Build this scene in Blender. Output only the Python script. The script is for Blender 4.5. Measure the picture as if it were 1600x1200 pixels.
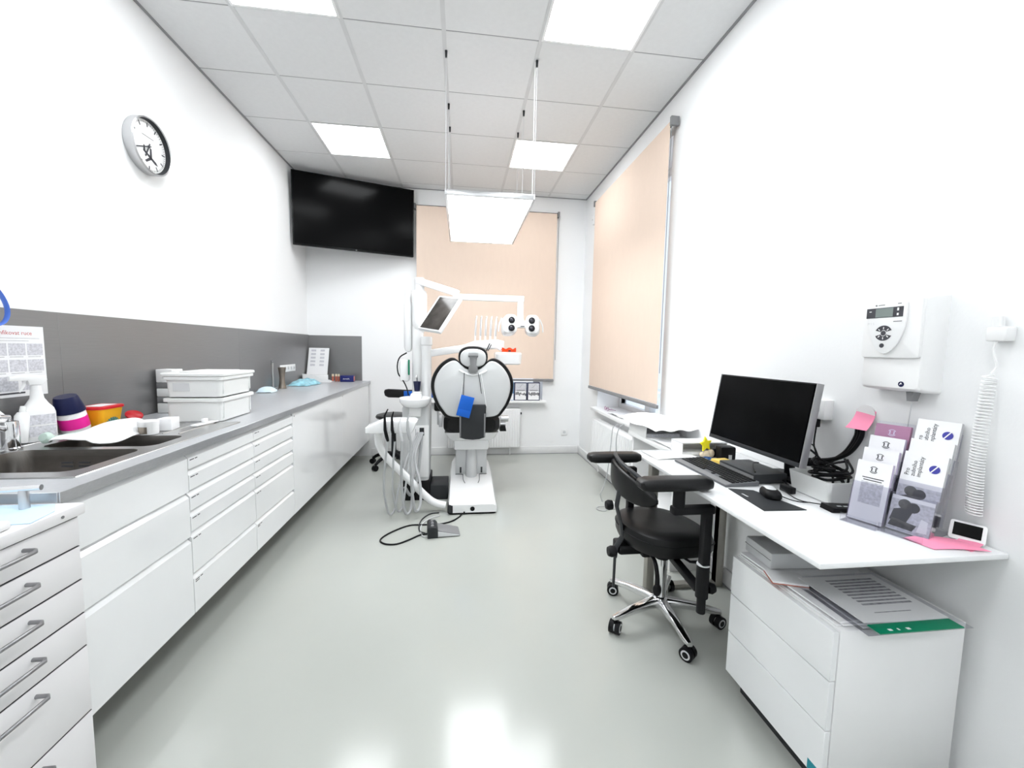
import bpy, bmesh, math, random
from mathutils import Vector, Matrix
from math import pi, sin, cos, radians as rad
random.seed(7)
for _o in list(bpy.data.objects): bpy.data.objects.remove(_o)
sc = bpy.context.scene; col = sc.collection

# ------------------------------------------------------------------ camera
FPX = 635.22; CAM = Vector((1.8305, 0.0, 1.381)); YAW, PIT, ROL = .1258, -.0855, .0184
_fw = Vector((sin(YAW)*cos(PIT), cos(YAW)*cos(PIT), sin(PIT)))
_r0 = Vector((cos(YAW), -sin(YAW), 0)); _u0 = _r0.cross(_fw)
_r = cos(ROL)*_r0 + sin(ROL)*_u0; _u = -sin(ROL)*_r0 + cos(ROL)*_u0
cd = bpy.data.cameras.new('camera'); cam = bpy.data.objects.new('camera', cd); col.objects.link(cam)
cd.sensor_width = 36; cd.sensor_fit = 'HORIZONTAL'; cd.lens = 36*FPX/1600; cd.clip_start = .02
M3 = Matrix((_r, _u, -_fw)).transposed()
cam.matrix_world = Matrix.Translation(CAM) @ M3.to_4x4()
sc.camera = cam
def U(px, py, ax, v):
    "photo pixel -> point on the plane ax = v"
    d = _fw + _r*((px-800)/FPX) - _u*((py-600)/FPX); i = 'xyz'.index(ax)
    return CAM + d*((v-CAM[i])/d[i])

# ------------------------------------------------------------------ world + exposure
w = bpy.data.worlds.new('sky'); sc.world = w; w.use_nodes = True
bg = w.node_tree.nodes['Background']
bg.inputs[0].default_value = (.78, .86, 1.0, 1); bg.inputs[1].default_value = 1.1      # bright overcast outside the windows
sc.view_settings.view_transform = 'Standard'; sc.view_settings.look = 'None'
sc.view_settings.gamma = 1; sc.view_settings.use_curve_mapping = False
sc.view_settings.exposure = 0.76
PANEL_W = 9.0      # radiance of the LED diffusers

# ------------------------------------------------------------------ materials
MATS = {}
def mat(name, c, rough=.5, metal=0, var=.03, scale=8, bump=0, bscale=200, coat=0, trans=0, ior=1.45, emit=0, alpha=1, spec=.5, aniso=None, sheen=0):
    m = bpy.data.materials.new(name); m.use_nodes = True; nt = m.node_tree; N = nt.nodes; L = nt.links
    b = N['Principled BSDF']
    tc = N.new('ShaderNodeTexCoord'); mp = N.new('ShaderNodeMapping'); L.new(tc.outputs['Object'], mp.inputs[0])
    if aniso: mp.inputs['Scale'].default_value = aniso
    ns = N.new('ShaderNodeTexNoise'); ns.inputs['Scale'].default_value = scale; ns.inputs['Detail'].default_value = 4
    L.new(mp.outputs[0], ns.inputs[0])
    cr = N.new('ShaderNodeValToRGB'); e = cr.color_ramp.elements
    e[0].position = .3; e[1].position = .7
    e[0].color = tuple(max(0, x*(1-var)) for x in c)+(1,); e[1].color = tuple(min(1, x*(1+var)) for x in c)+(1,)
    L.new(ns.outputs[0], cr.inputs[0]); L.new(cr.outputs[0], b.inputs['Base Color'])
    b.inputs['Roughness'].default_value = rough; b.inputs['Metallic'].default_value = metal
    b.inputs['Coat Weight'].default_value = coat; b.inputs['Coat Roughness'].default_value = .04
    b.inputs['Transmission Weight'].default_value = trans; b.inputs['IOR'].default_value = ior
    b.inputs['Specular IOR Level'].default_value = spec; b.inputs['Sheen Weight'].default_value = sheen
    b.inputs['Alpha'].default_value = alpha
    if emit:
        L.new(cr.outputs[0], b.inputs['Emission Color']); b.inputs['Emission Strength'].default_value = emit
    if bump:
        n2 = N.new('ShaderNodeTexNoise'); n2.inputs['Scale'].default_value = bscale; L.new(mp.outputs[0], n2.inputs[0])
        bp = N.new('ShaderNodeBump'); bp.inputs['Strength'].default_value = bump; bp.inputs['Distance'].default_value = .002
        L.new(n2.outputs[0], bp.inputs['Height']); L.new(bp.outputs[0], b.inputs['Normal'])
    MATS[name] = m; return m
mat('wall', (.90, .905, .91), .7, bump=.15, bscale=90, var=.008, scale=2)
mat('tile', (.775, .78, .785), .9, bump=.3, bscale=300, var=.015, scale=30)
mat('rail', (.66, .665, .67), .55)
mat('gapgrey', (.30, .30, .31), .6)
mat('floor', (.445, .460, .428), .15, var=.03, scale=1.3, bump=.05, bscale=8, spec=.45)
mat('skirt', (.80, .80, .80), .5)
mat('gloss', (.87, .88, .89), .12, var=.006, coat=.6)
mat('white', (.86, .86, .86), .35, var=.01)
mat('whitem', (.85, .85, .85), .6, var=.015)
mat('paper', (.86, .86, .87), .75, var=.015)
mat('enamel', (.88, .885, .89), .22, var=.008, coat=.3)
mat('lgrey', (.66, .67, .68), .45)
mat('shell', (.60, .61, .615), .5, var=.01)
mat('mgrey', (.22, .22, .225), .5)
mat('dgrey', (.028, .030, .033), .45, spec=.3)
mat('black', (.006, .006, .007), .45, spec=.22)
mat('leather', (.006, .006, .0065), .36, bump=.15, bscale=350, spec=.32)
mat('blackgloss', (.003, .003, .003), .15, spec=.15)
mat('screen', (.002, .002, .0022), .16, spec=.07)
mat('steel', (.55, .55, .55), .28, 1, var=.06, scale=20, aniso=(1, 30, 1))
mat('sinksteel', (.24, .225, .21), .36, 1, var=.08, scale=20, aniso=(1, 40, 1))
mat('edge', (.50, .505, .52), .30, .85, var=.05, scale=12, aniso=(1, 6, 30))
mat('chrome', (.78, .78, .79), .08, 1, var=.01)
mat('alu', (.62, .62, .63), .3, 1, var=.03)
mat('handle', (.30, .30, .31), .35, .9)
mat('legmetal', (.40, .385, .35), .4, .7)
mat('splash', (.265, .262, .264), .33, .55, var=.05, scale=14, aniso=(1, .6, 60))
mat('worktop', (.46, .47, .49), .33, .0, var=.04, scale=60, coat=.15)
mat('cartface', (.80, .79, .80), .4, var=.01)
mat('blind', (.75, .61, .51), .85, var=.010, scale=30, bump=.25, bscale=500, aniso=(1, 1, .3))
mat('navy', (.006, .009, .05), .35, spec=.3)
mat('navybox', (.008, .012, .13), .4)
mat('pink', (.78, .012, .30), .4)
mat('notepink', (.95, .30, .46), .7)
mat('yellow', (.95, .46, .008), .4)
mat('red', (.62, .008, .018), .35)
mat('teal', (.01, .30, .34), .5)
mat('blue', (.0, .11, .55), .55)
mat('bluestrap', (.10, .22, .75), .3)
mat('paleblue', (.62, .80, .95), .7)
mat('bagblue', (.30, .58, .68), .3, var=.3, scale=20)
mat('kbdeck', (.13, .135, .145), .45)
mat('cartonblue', (.08, .22, .42), .45)
mat('silver', (.33, .33, .335), .35, .6)
mat('maskblue', (.66, .80, .88), .8, var=.08, scale=20)
mat('palegreen', (.50, .62, .56), .45)
mat('greenfolder', (.0, .22, .11), .4)
mat('orange', (.80, .06, .01), .25)
mat('vialred', (.55, .16, .11), .35)
mat('lavender', (.58, .52, .68), .5)
mat('mauve', (.40, .20, .32), .5)
mat('violet', (.05, .05, .33), .5)
mat('noteyel', (.95, .68, .17), .7)
mat('starcream', (.82, .70, .52), .6)
mat('brightyel', (.95, .85, .02), .5)
mat('bluetool', (.01, .10, .33), .4)
mat('tealtag', (.01, .24, .30), .5)
mat('print', (.06, .06, .07), .8)
mat('printgrey', (.36, .36, .39), .8, var=.3, scale=90)
mat('printlight', (.60, .60, .64), .8, var=.2, scale=120)
mat('printred', (.55, .12, .12), .8)
mat('photo', (.10, .10, .10), .6, var=.4, scale=60)
mat('hose', (.44, .45, .46), .4)
mat('bronze', (.30, .26, .22), .3, .9, var=.1)
mat('lens', (.03, .03, .04), .1)
mat('led', (.95, .98, 1.0), .5, var=0, emit=PANEL_W)
mat('lcd', (.22, .26, .25), .2)
mat('bin', (.82, .83, .82), .4, var=.008)
mat('monscreen', (.045, .040, .036), .10, var=.5, scale=6, spec=.3)
mat('windowframe', (.82, .82, .83), .3)
mat('towel', (.86, .86, .86), .9, bump=.4, bscale=180, var=.01)
def glassmat(name, c, rough, mix):
    m = bpy.data.materials.new(name); m.use_nodes = True; nt = m.node_tree; N = nt.nodes; L = nt.links
    N.remove(N['Principled BSDF']); out = N['Material Output']
    tr = N.new('ShaderNodeBsdfTransparent'); gl = N.new('ShaderNodeBsdfGlossy'); mx = N.new('ShaderNodeMixShader')
    lw = N.new('ShaderNodeLayerWeight'); lw.inputs[0].default_value = mix
    tr.inputs[0].default_value = (*c, 1); gl.inputs[1].default_value = rough
    L.new(lw.outputs['Facing'], mx.inputs[0]); L.new(tr.outputs[0], mx.inputs[1]); L.new(gl.outputs[0], mx.inputs[2])
    L.new(mx.outputs[0], out.inputs[0]); MATS[name] = m
glassmat('acrylic', (.93, .93, .96), .05, .25)
glassmat('glass', (.95, .97, .97), .02, .2)

# ------------------------------------------------------------------ mesh helpers
class B:
    "collects shapes into one mesh"
    def __init__(s, *mats): s.bm = bmesh.new(); s.mats = list(mats) or ['white']
    def add(s, verts, faces, M=None, mi=0):
        vs = [s.bm.verts.new((M @ Vector(v)) if M else Vector(v)) for v in verts]
        for f in faces:
            try: fc = s.bm.faces.new([vs[i] for i in f]); fc.material_index = mi
            except ValueError: pass
        return s
    def addbm(s, t, M=None, mi=0):
        t.verts.ensure_lookup_table(); t.verts.index_update()
        s.add([v.co.copy() for v in t.verts], [[v.index for v in f.verts] for f in t.faces], M, mi); t.free(); return s
    def box(s, x0, x1, y0, y1, z0, z1, bev=0, seg=2, M=None, mi=0):
        t = bmesh.new(); bmesh.ops.create_cube(t, size=1)
        for v in t.verts: v.co = Vector(((x0+x1)/2+v.co.x*(x1-x0), (y0+y1)/2+v.co.y*(y1-y0), (z0+z1)/2+v.co.z*(z1-z0)))
        if bev: bmesh.ops.bevel(t, geom=list(t.edges), offset=bev, segments=seg, profile=.5, affect='EDGES')
        return s.addbm(t, M, mi)
    def loft(s, rings, cap=True, M=None, mi=0, closed=True):
        n = len(rings[0]); V = [p for r in rings for p in r]; F = []
        for i in range(len(rings)-1):
            for j in range(n if closed else n-1):
                a = i*n+j; b = i*n+(j+1) % n; F.append((a, b, b+n, a+n))
        if cap and closed: F.append(tuple(range(n))[::-1]); F.append(tuple(range(len(V)-n, len(V))))
        return s.add(V, F, M, mi)
    def tube(s, pts, r, n=8, M=None, mi=0, cap=True, flat=1.0, smooth=0):
        pts = [Vector(p) for p in pts]
        if smooth: pts = spline(pts, smooth)
        rr = r if isinstance(r, (list, tuple)) else [r]*len(pts)
        if len(rr) != len(pts): rr = [rr[0]+(rr[-1]-rr[0])*i/(len(pts)-1) for i in range(len(pts))]
        t0 = (pts[1]-pts[0]).normalized(); up = Vector((0, 0, 1)) if abs(t0.z) < .9 else Vector((1, 0, 0))
        a = t0.cross(up).normalized(); rings = []
        for i, p in enumerate(pts):
            t = (pts[min(i+1, len(pts)-1)]-pts[max(i-1, 0)]).normalized()
            a = (a-t*a.dot(t)).normalized(); b = t.cross(a)
            rings.append([p+(a*cos(2*pi*k/n)+b*sin(2*pi*k/n)*flat)*rr[i] for k in range(n)])
        return s.loft(rings, cap, M, mi)
    def cyl(s, p0, p1, r0, r1=None, n=20, M=None, mi=0):
        return s.tube([p0, p1], [r0, r0 if r1 is None else r1], n, M, mi)
    def lathe(s, prof, n=28, c=(0, 0, 0), M=None, mi=0, sx=1, sy=1, cap=True):
        rings = [[Vector((c[0]+r*cos(2*pi*k/n)*sx, c[1]+r*sin(2*pi*k/n)*sy, c[2]+z)) for k in range(n)] for r, z in prof]
        return s.loft(rings, cap, M, mi)
    def prism(s, poly, d0, d1, ax='z', bev=0, M=None, mi=0, seg=2):
        f = {'z': lambda p, d: (p[0], p[1], d), 'y': lambda p, d: (p[0], d, p[1]), 'x': lambda p, d: (d, p[0], p[1])}[ax]
        t = bmesh.new(); n = len(poly)
        a = [t.verts.new(f(p, d0)) for p in poly]; b = [t.verts.new(f(p, d1)) for p in poly]
        t.faces.new(a[::-1]); t.faces.new(b)
        for i in range(n): t.faces.new((a[i], a[(i+1) % n], b[(i+1) % n], b[i]))
        bmesh.ops.recalc_face_normals(t, faces=t.faces)
        if bev:
            ed = [e for e in t.edges if abs(f_depth(e, ax)) < 1e-6]
            bmesh.ops.bevel(t, geom=ed, offset=bev, segments=seg, profile=.5, affect='EDGES')
        return s.addbm(t, M, mi)
    def ball(s, c, rx, ry=None, rz=None, n=16, M=None, mi=0):
        ry = ry or rx; rz = rz or rx; m = max(6, n//2)
        prof = [[Vector((c[0]+rx*sin(pi*i/m)*cos(2*pi*k/n), c[1]+ry*sin(pi*i/m)*sin(2*pi*k/n), c[2]-rz*cos(pi*i/m))) for k in range(n)] for i in range(m+1)]
        prof[0] = [p*1 for p in prof[0]]
        return s.loft(prof, False, M, mi)
    def sheet(s, fn, nu, nv, th=.001, M=None, mi=0):
        "thin curved sheet with real thickness; fn(u,v)->point"
        P = [[Vector(fn(i/nu, j/nv)) for j in range(nv+1)] for i in range(nu+1)]
        V = []; 
        for side in (0, 1):
            for i in range(nu+1):
                for j in range(nv+1):
                    du = P[min(i+1, nu)][j]-P[max(i-1, 0)][j]; dv = P[i][min(j+1, nv)]-P[i][max(j-1, 0)]
                    nn = du.cross(dv).normalized(); V.append(P[i][j]+nn*(th*side))
        k = (nu+1)*(nv+1); ix = lambda i, j: i*(nv+1)+j; F = []
        for i in range(nu):
            for j in range(nv):
                q = (ix(i, j), ix(i+1, j), ix(i+1, j+1), ix(i, j+1)); F.append(q[::-1]); F.append(tuple(a+k for a in q))
        rim = [ix(i, 0) for i in range(nu+1)]+[ix(nu, j) for j in range(1, nv+1)]+[ix(i, nv) for i in range(nu-1, -1, -1)]+[ix(0, j) for j in range(nv-1, 0, -1)]
        for a in range(len(rim)):
            p, q = rim[a], rim[(a+1) % len(rim)]; F.append((p, q, q+k, p+k))
        return s.add(V, F, M, mi)
    def mesh(s, name, sharp=38):
        bmesh.ops.remove_doubles(s.bm, verts=s.bm.verts, dist=1e-6)
        bmesh.ops.recalc_face_normals(s.bm, faces=s.bm.faces)
        me = bpy.data.meshes.new(name); s.bm.to_mesh(me); s.bm.free()
        for m in s.mats: me.materials.append(MATS[m])
        me.polygons.foreach_set('use_smooth', [True]*len(me.polygons)); me.set_sharp_from_angle(angle=rad(sharp)); return me
def f_depth(e, ax):
    i = 'xyz'.index(ax); return e.verts[0].co[i]-e.verts[1].co[i]
def spline(pts, k):
    P = [Vector(p) for p in pts]; P = [2*P[0]-P[1]]+P+[2*P[-1]-P[-2]]; out = []
    for i in range(1, len(P)-2):
        for j in range(k):
            t = j/k; a, b, c, d = P[i-1:i+3]
            out.append(.5*((2*b)+(c-a)*t+(2*a-5*b+4*c-d)*t*t+(3*b-a-3*c+d)*t**3))
    out.append(P[-2]); return out
def rrect(w, h, r, n=5, cx=0, cy=0):
    out = []
    for qx, qy, a0 in ((1, 1, 0), (-1, 1, 90), (-1, -1, 180), (1, -1, 270)):
        for k in range(n+1):
            a = rad(a0+90*k/n); out.append((cx+qx*(w/2-r)+r*cos(a), cy+qy*(h/2-r)+r*sin(a)))
    return out
def circ(r, n=24, cx=0, cy=0, a0=0, a1=360):
    m = n if a1-a0 == 360 else n+1
    return [(cx+r*cos(rad(a0+(a1-a0)*k/n)), cy+r*sin(rad(a0+(a1-a0)*k/n))) for k in range(m)]
def frame(o, x, y):
    "matrix with origin o, local x and y directions"
    x = Vector(x).normalized(); y = Vector(y); y = (y-x*y.dot(x)).normalized(); z = x.cross(y)
    m = Matrix((x, y, z)).transposed().to_4x4(); m.translation = Vector(o); return m

# ------------------------------------------------------------------ objects
def tag(o, label, cat, group=None):
    o['label'] = label; o['category'] = cat
    if group: o['group'] = group
    return o
def thing(name, label, cat, loc=(0, 0, 0), rz=0, group=None):
    o = bpy.data.objects.new(name, None); col.objects.link(o); o.empty_display_size = .05
    o.location = loc; o.rotation_euler = (0, 0, rz); return tag(o, label, cat, group)
def part(name, b, parent=None, label=None, sharp=38):
    me = b if isinstance(b, bpy.types.Mesh) else b.mesh(name, sharp)
    o = bpy.data.objects.new(name, me); col.objects.link(o)
    if parent: o.parent = parent
    if label: o['label'] = label
    return o
def one(name, b, label, cat, loc=(0, 0, 0), rz=0, group=None):
    o = part(name, b); o.location = loc; o.rotation_euler = (0, 0, rz); return tag(o, label, cat, group)
def struct(name, b, parent=None):
    o = part(name, b, parent)
    if not parent: o['kind'] = 'structure'
    return o
def clone(root, loc, rz=None, label=None, group=None):
    r = root.copy(); col.objects.link(r); r.location = loc
    if rz is not None: r.rotation_euler = (0, 0, rz)
    if label: r['label'] = label
    if group: r['group'] = group
    for ch in list(root.children):
        c = ch.copy(); col.objects.link(c); c.parent = r
        for g in list(ch.children):
            d = g.copy(); col.objects.link(d); d.parent = c
    return r
def text(name, s, size, M, m, parent, align='LEFT'):
    "flat lettering as mesh in the xy plane of M"
    cu = bpy.data.curves.new(name, 'FONT'); cu.body = s; cu.size = size; cu.align_x = align; cu.extrude = .0002
    cu.resolution_u = 2
    t = bpy.data.objects.new(name, cu); me = bpy.data.meshes.new_from_object(t)
    bpy.data.objects.remove(t); bpy.data.curves.remove(cu)
    me.materials.clear(); me.materials.append(MATS[m]); me.transform(M)
    return part(name, me, parent)
# ================================================================== room shell
WL, WR, YB, YF, H = -.02, 3.418, 5.245, -1.75, 3.306
CX = [.5117+.6*i for i in range(5)]           # long ceiling rails
RY = [5.083-.6*i for i in range(12)]          # cross joints
RY = [y for y in RY if y > YF+.1]
struct('floor', B('floor').box(WL-.2, WR+.45, YF-.2, YB+.45, -.2, 0))
wl = struct('wall_left', B('wall').box(WL-.2, WL, YF-.2, YB+.4, 0, H+.15))
struct('wall_front', B('wall').box(WL-.2, WR+.4, YF-.2, YF, 0, H+.15))
BX0, BX1, BZ0, BZ1 = 1.42, 2.90, .70, 3.02    # back window opening
b = B('wall')
b.box(WL-.2, BX0, YB, YB+.36, 0, H+.15); b.box(BX1, WR+.4, YB, YB+.36, 0, H+.15)
b.box(BX0, BX1, YB, YB+.36, 0, BZ0); b.box(BX0, BX1, YB, YB+.36, BZ1, H+.15)
struct('wall_back', b)
RY0, RY1, RZ0, RZ1 = 3.06, 4.56, .70, 3.02    # right window opening
b = B('wall')
b.box(WR, WR+.36, YF-.2, RY0, 0, H+.15); b.box(WR, WR+.36, RY1, YB, 0, H+.15)
b.box(WR, WR+.36, RY0, RY1, 0, RZ0); b.box(WR, WR+.36, RY0, RY1, RZ1, H+.15)
struct('wall_right', b)
# ---- windows in their recesses
def window(name, a0, a1, z0, z1, T):
    root = bpy.data.objects.new(name, None); col.objects.link(root); root['kind'] = 'structure'; root.matrix_world = T
    f = B('windowframe')
    for q in ((a0, a0+.07), (a1-.07, a1)): f.box(q[0], q[1], 0, .06, z0, z1, .006)
    for q in ((z0, z0+.08), (z1-.07, z1)): f.box(a0+.07, a1-.07, 0, .06, q[0], q[1], .006)
    mid = (a0+a1)/2; f.box(mid-.05, mid+.05, -.01, .06, z0+.08, z1-.07, .006)
    part('window_frame', f, root)
    for q in ((a0+.07, mid-.05), (mid+.05, a1-.07)):
        part('pane', B('glass').box(q[0], q[1], .025, .033, z0+.08, z1-.07), root)
window('window_1', BX0, BX1, BZ0, BZ1, Matrix.Translation((0, YB+.26, 0)))
window('window_2', -RY1, -RY0, RZ0, RZ1, Matrix.Translation((WR+.26, 0, 0)) @ Matrix.Rotation(-pi/2, 4, 'Z'))
struct('trim_1', B('white').box(BX0-.03, BX1+.03, YB-.11, YB+.26, BZ0-.01, BZ0+.022, .006))      # sill, back
struct('trim_2', B('white').box(WR-.075, WR+.26, RY0-.03, RY1+.03, RZ0-.01, RZ0+.027, .006))      # sill, right
# ---- skirting
struct('baseboard_back', B('skirt').box(.72, WR-.016, YB-.016, YB, 0, .10, .004))
struct('baseboard_right', B('skirt').box(WR-.016, WR, 1.5, YB, 0, .10, .004))
struct('trim_3', B('gapgrey').box(.72, WR-.017, YB-.022, YB-.016, 0, .006))
struct('trim_4', B('gapgrey').box(WR-.022, WR-.016, 1.5, YB-.022, 0, .006))
# ---- ceiling: slab, tiles, rails, edge angles
ceil = struct('ceiling', B('tile').box(WL-.2, WR+.4, YF-.2, YB+.4, H+.15, H+.3))
XE = [WL]+CX+[WR]; YE = [YB]+RY+[YF]

lightcells = {(1, 2), (4, 2), (1, 5), (4, 5), (1, 8), (4, 8), (1, 11), (4, 11)}
tmesh = {}
for i in range(len(XE)-1):
    for j in range(len(YE)-1):
        x0, x1, y1, y0 = XE[i], XE[i+1], YE[j], YE[j+1]
        if (i, j) in lightcells: continue
        k = (round(x1-x0, 3), round(y1-y0, 3))
        if k not in tmesh:
            g = .0035; tmesh[k] = B('tile').box(-k[0]/2+g, k[0]/2-g, -k[1]/2+g, k[1]/2-g, 0, .016, .002, 1).mesh('ceiling_tile')
        o = part('ceiling_tile', tmesh[k], ceil); o.location = ((x0+x1)/2, (y0+y1)/2, H)
rl = B('rail').box(-.013, .013, YF, YB, 0, .02).mesh('ceiling_rail')
for x in CX:
    o = part('ceiling_rail', rl, ceil); o.location = (x, 0, H-.0022)
rc = B('gapgrey').box(WL, WR, -.0035, .0035, 0, .02).mesh('ceiling_crossrail')
for y in RY:
    o = part('ceiling_crossrail', rc, ceil); o.location = (0, y, H+.0015)
e = .018
for nm, a in (('trim_5', (WL, WL+e, YF, YB)), ('trim_6', (WR-e, WR, YF, YB)), ('trim_7', (WL+e, WR-e, YB-e, YB)), ('trim_8', (WL+e, WR-e, YF, YF+e))):
    struct(nm, B('gapgrey').box(*a, H-.004, H+.02))
# ---- recessed LED panels
LG = 'LED panels set in the tiled ceiling'; root0 = None
def LL(i, j):
    return {(1, 2): 'square LED ceiling panel just in front of the television', (4, 2): 'square LED ceiling panel between the hanging lamp and the desk wall blind',
            (1, 5): 'square LED ceiling panel above the wall clock side of the room', (4, 5): 'square LED ceiling panel above the desk side of the room'}.get((i, j), 'square LED ceiling panel over the end of the room away from the windows')
for (i, j) in sorted(lightcells):
    if j >= len(YE)-1: continue
    x, y = (XE[i]+XE[i+1])/2, (YE[j]+YE[j+1])/2
    if root0 is None:
        root0 = thing('ceiling_light', LL(i, j), 'light', (x, y, H), 0, LG)
        part('frame', B('white').box(-.297, .297, -.297, -.282, -.003, .02).box(-.297, .297, .282, .297, -.003, .02).box(-.297, -.282, -.282, .282, -.003, .02).box(.282, .297, -.282, .282, -.003, .02), root0)
        part('diffuser', B('led').box(-.282, .282, -.282, .282, 0, .012), root0)
    else: clone(root0, (x, y, H), None, LL(i, j))
# ---- pendant panel over the chair
pl = thing('pendant_light', 'long rectangular LED panel hanging on wires above the dental chair', 'light', (2.02, 3.43, 2.395))
b = B('alu'); w2, l2 = .305, .607
b.box(-w2, -w2+.016, -l2, l2, 0, .035, .002).box(w2-.016, w2, -l2, l2, 0, .035, .002).box(-w2+.016, w2-.016, -l2, -l2+.016, 0, .035, .002).box(-w2+.016, w2-.016, l2-.016, l2, 0, .035, .002)
part('frame', b, pl)
part('back_plate', B('white').box(-w2+.016, w2-.016, -l2+.016, l2-.016, .02, .03), pl)
part('diffuser', B('led').box(-w2+.016, w2-.016, -l2+.016, l2-.016, .004, .012), pl)
for sx in (-1, 1):
    for yy in (-.58, 0, .34):
        wv = part('wire', B('lgrey').cyl((sx*.30, yy, .033), (sx*.30, yy, H-2.395), .0022, n=6), pl)
        part('grip', B('dgrey').cyl((sx*.30, yy, H-2.395-.045), (sx*.30, yy, H-2.395-.003), .007, .009, n=10), wv)
part('power_cable', B('white').cyl((.29, -.56, .03), (.29, -.56, H-2.395), .0036, n=8), pl)
# ---- roller blinds
def blind(label, a, width, ztop, zbot, T):
    r = thing('roller_blind', label, 'blind'); r.matrix_world = T
    t = B('dgrey'); t.cyl((a-.02, 0, ztop), (a+width+.02, 0, ztop), .018)
    part('roller', t, r)
    for x in (a-.025, a+width+.0):
        part('bracket', B('mgrey').box(x, x+.025, -.03, .035, ztop-.035, ztop+.03, .004), r)
    def fn(u, v): return (a+.008+(width-.016)*u, -.02+.004*sin(u*9)*(v), ztop+.005-(ztop-zbot)*v)
    part('fabric', B('blind').sheet(fn, 24, 12, .0012), r)
    part('bottom_rail', B('mgrey').box(a+.002, a+width-.002, -.030, -.006, zbot-.03, zbot, .004), r)
    part('pull_chain', B('mgrey').tube([(a+width+.014, -.02, ztop-.03), (a+width+.014, -.02, zbot+.25)], .003, 6), r)
    return r
blind('peach roller blind drawn down over the window behind the dental chair', 1.275, 1.755, 3.085, 1.0, Matrix.Translation((0, YB-.046, 0)))
blind('peach roller blind over the window on the same wall as the desk', -4.70, 1.715, 3.075, .965, Matrix.Translation((WR-.045, 0, 0)) @ Matrix.Rotation(-pi/2, 4, 'Z'))
# ---- radiators
def radiator(label, L, hgt, T):
    r = thing('radiator', label, 'radiator'); r.matrix_world = T
    p = [( 0, 0)]; f = B('enamel'); n = int(L/.0333)
    pr = []
    for k in range(n+1):
        x = L*k/n; pr += [(x-.009 if k else 0, 0), (x-.005 if k else 0, .006), (x+.005 if k < n else L, .006), (x+.009 if k < n else L, 0)]
    V = []; F = []
    for x, d in pr: V += [(x, d, .012), (x, d, hgt-.012)]
    for k in range(len(pr)-1): F.append((2*k, 2*k+2, 2*k+3, 2*k+1))
    f.add(V, F)
    f.box(0, L, .0065, .016, 0, hgt, .002)
    part('front_panel', f, r)
    part('back_panel', B('enamel').box(.01, L-.01, .075, .09, .01, hgt-.01, .002), r)
    part('top_grille', B('enamel').box(0, L, .012, .09, hgt-.004, hgt+.004, .002), r)
    for x in (-.004, L): part('side_cover', B('enamel').box(x, x+.004, .004, .092, .005, hgt, .001), r)
    v = part('valve', B('dgrey', 'white').cyl((L+.004, .045, hgt-.06), (L+.025, .045, hgt-.06), .015).cyl((-.035, .045, hgt-.06), (-.004, .045, hgt-.06), .012, mi=1), r)
    part('thermostat_knob', B('white').lathe([(.0, 0), (.014, 0), (.018, .01), (.018, .055), (.012, .062), (0, .062)], 16, M=Matrix.Translation((-.035, .045, hgt-.06)) @ Matrix.Rotation(-pi/2, 4, 'Y')), v)
    for x in (.12, L-.12): part('pipe', B('white').cyl((x, .05, -.098), (x, .05, .01), .008, n=10), r)
    return r
radiator('white ribbed panel radiator under the window behind the dental chair', .93, .505, Matrix.Translation((1.665, YB-.10, .105)))
radiator('white panel radiator between the desk and the room corner', 1.05, .47, Matrix.Translation((WR-.125, 4.36, .15)) @ Matrix.Rotation(-pi/2, 4, 'Z'))
# ---- sockets
def socket(label, T, n=1, mat_='white', w=.082, boxy=0):
    r = thing('wall_socket', label, 'socket'); r.matrix_world = T
    part('plate', B(mat_).box(-w*n/2, w*n/2, -.010-boxy, 0, -w/2, w/2, .003), r)
    for k in range(n):
        cx = -w*n/2+w*(k+.5)
        part('insert', B('lgrey').prism(circ(.021, 20, cx, 0), -.0115-boxy, -.0098-boxy, 'y'), r)
        part('pin_hole', B('print').prism(circ(.003, 8, cx-.009, 0), -.0125-boxy, -.0112-boxy, 'y').prism(circ(.003, 8, cx+.009, 0), -.0125-boxy, -.0112-boxy, 'y'), r)
    return r
socket('single white wall socket low on the wall beside the ribbed radiator', Matrix.Translation((3.21, YB, .287)))

# ================================================================== TV in the corner
A = Vector((.02, 4.76, 0)); Bv = Vector((1.258, 5.135, 0)); dx = (Bv-A).normalized()
tvw = (Bv-A).length; T = frame((A.x, A.y, 2.472), dx, (-dx.y, dx.x, 0))
tv = thing('television', 'large black flat television mounted across the corner under the ceiling', 'television'); tv.matrix_world = T @ Matrix.Translation((0, .03, 0)) @ Matrix.Rotation(rad(3), 4, 'X')
part('housing', B('black').box(0, tvw, .006, .045, 0, .772, .006).box(.25, tvw-.25, .045, .075, .08, .5, .012), tv)
part('screen', B('screen').box(.012, tvw-.012, .0, .0065, .02, .76), tv)
part('bezel', B('blackgloss').box(0, .012, .0, .007, 0, .772).box(tvw-.012, tvw, .0, .007, 0, .772).box(.012, tvw-.012, .0, .007, .76, .772).box(.012, tvw-.012, .0, .007, 0, .02), tv)
text('logo', 'LG', .014, Matrix.Translation((tvw/2-.01, -.0004, .005)) @ Matrix.Rotation(pi/2, 4, 'X'), 'lgrey', tv)
part('wall_bracket', B('dgrey').box(tvw*.42, tvw*.58, .07, .1, .2, .5).tube([(tvw*.5, .09, .35), (tvw*.42, .2, .35), (tvw*.37, .30, .35)], .02, 8), tv)

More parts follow.
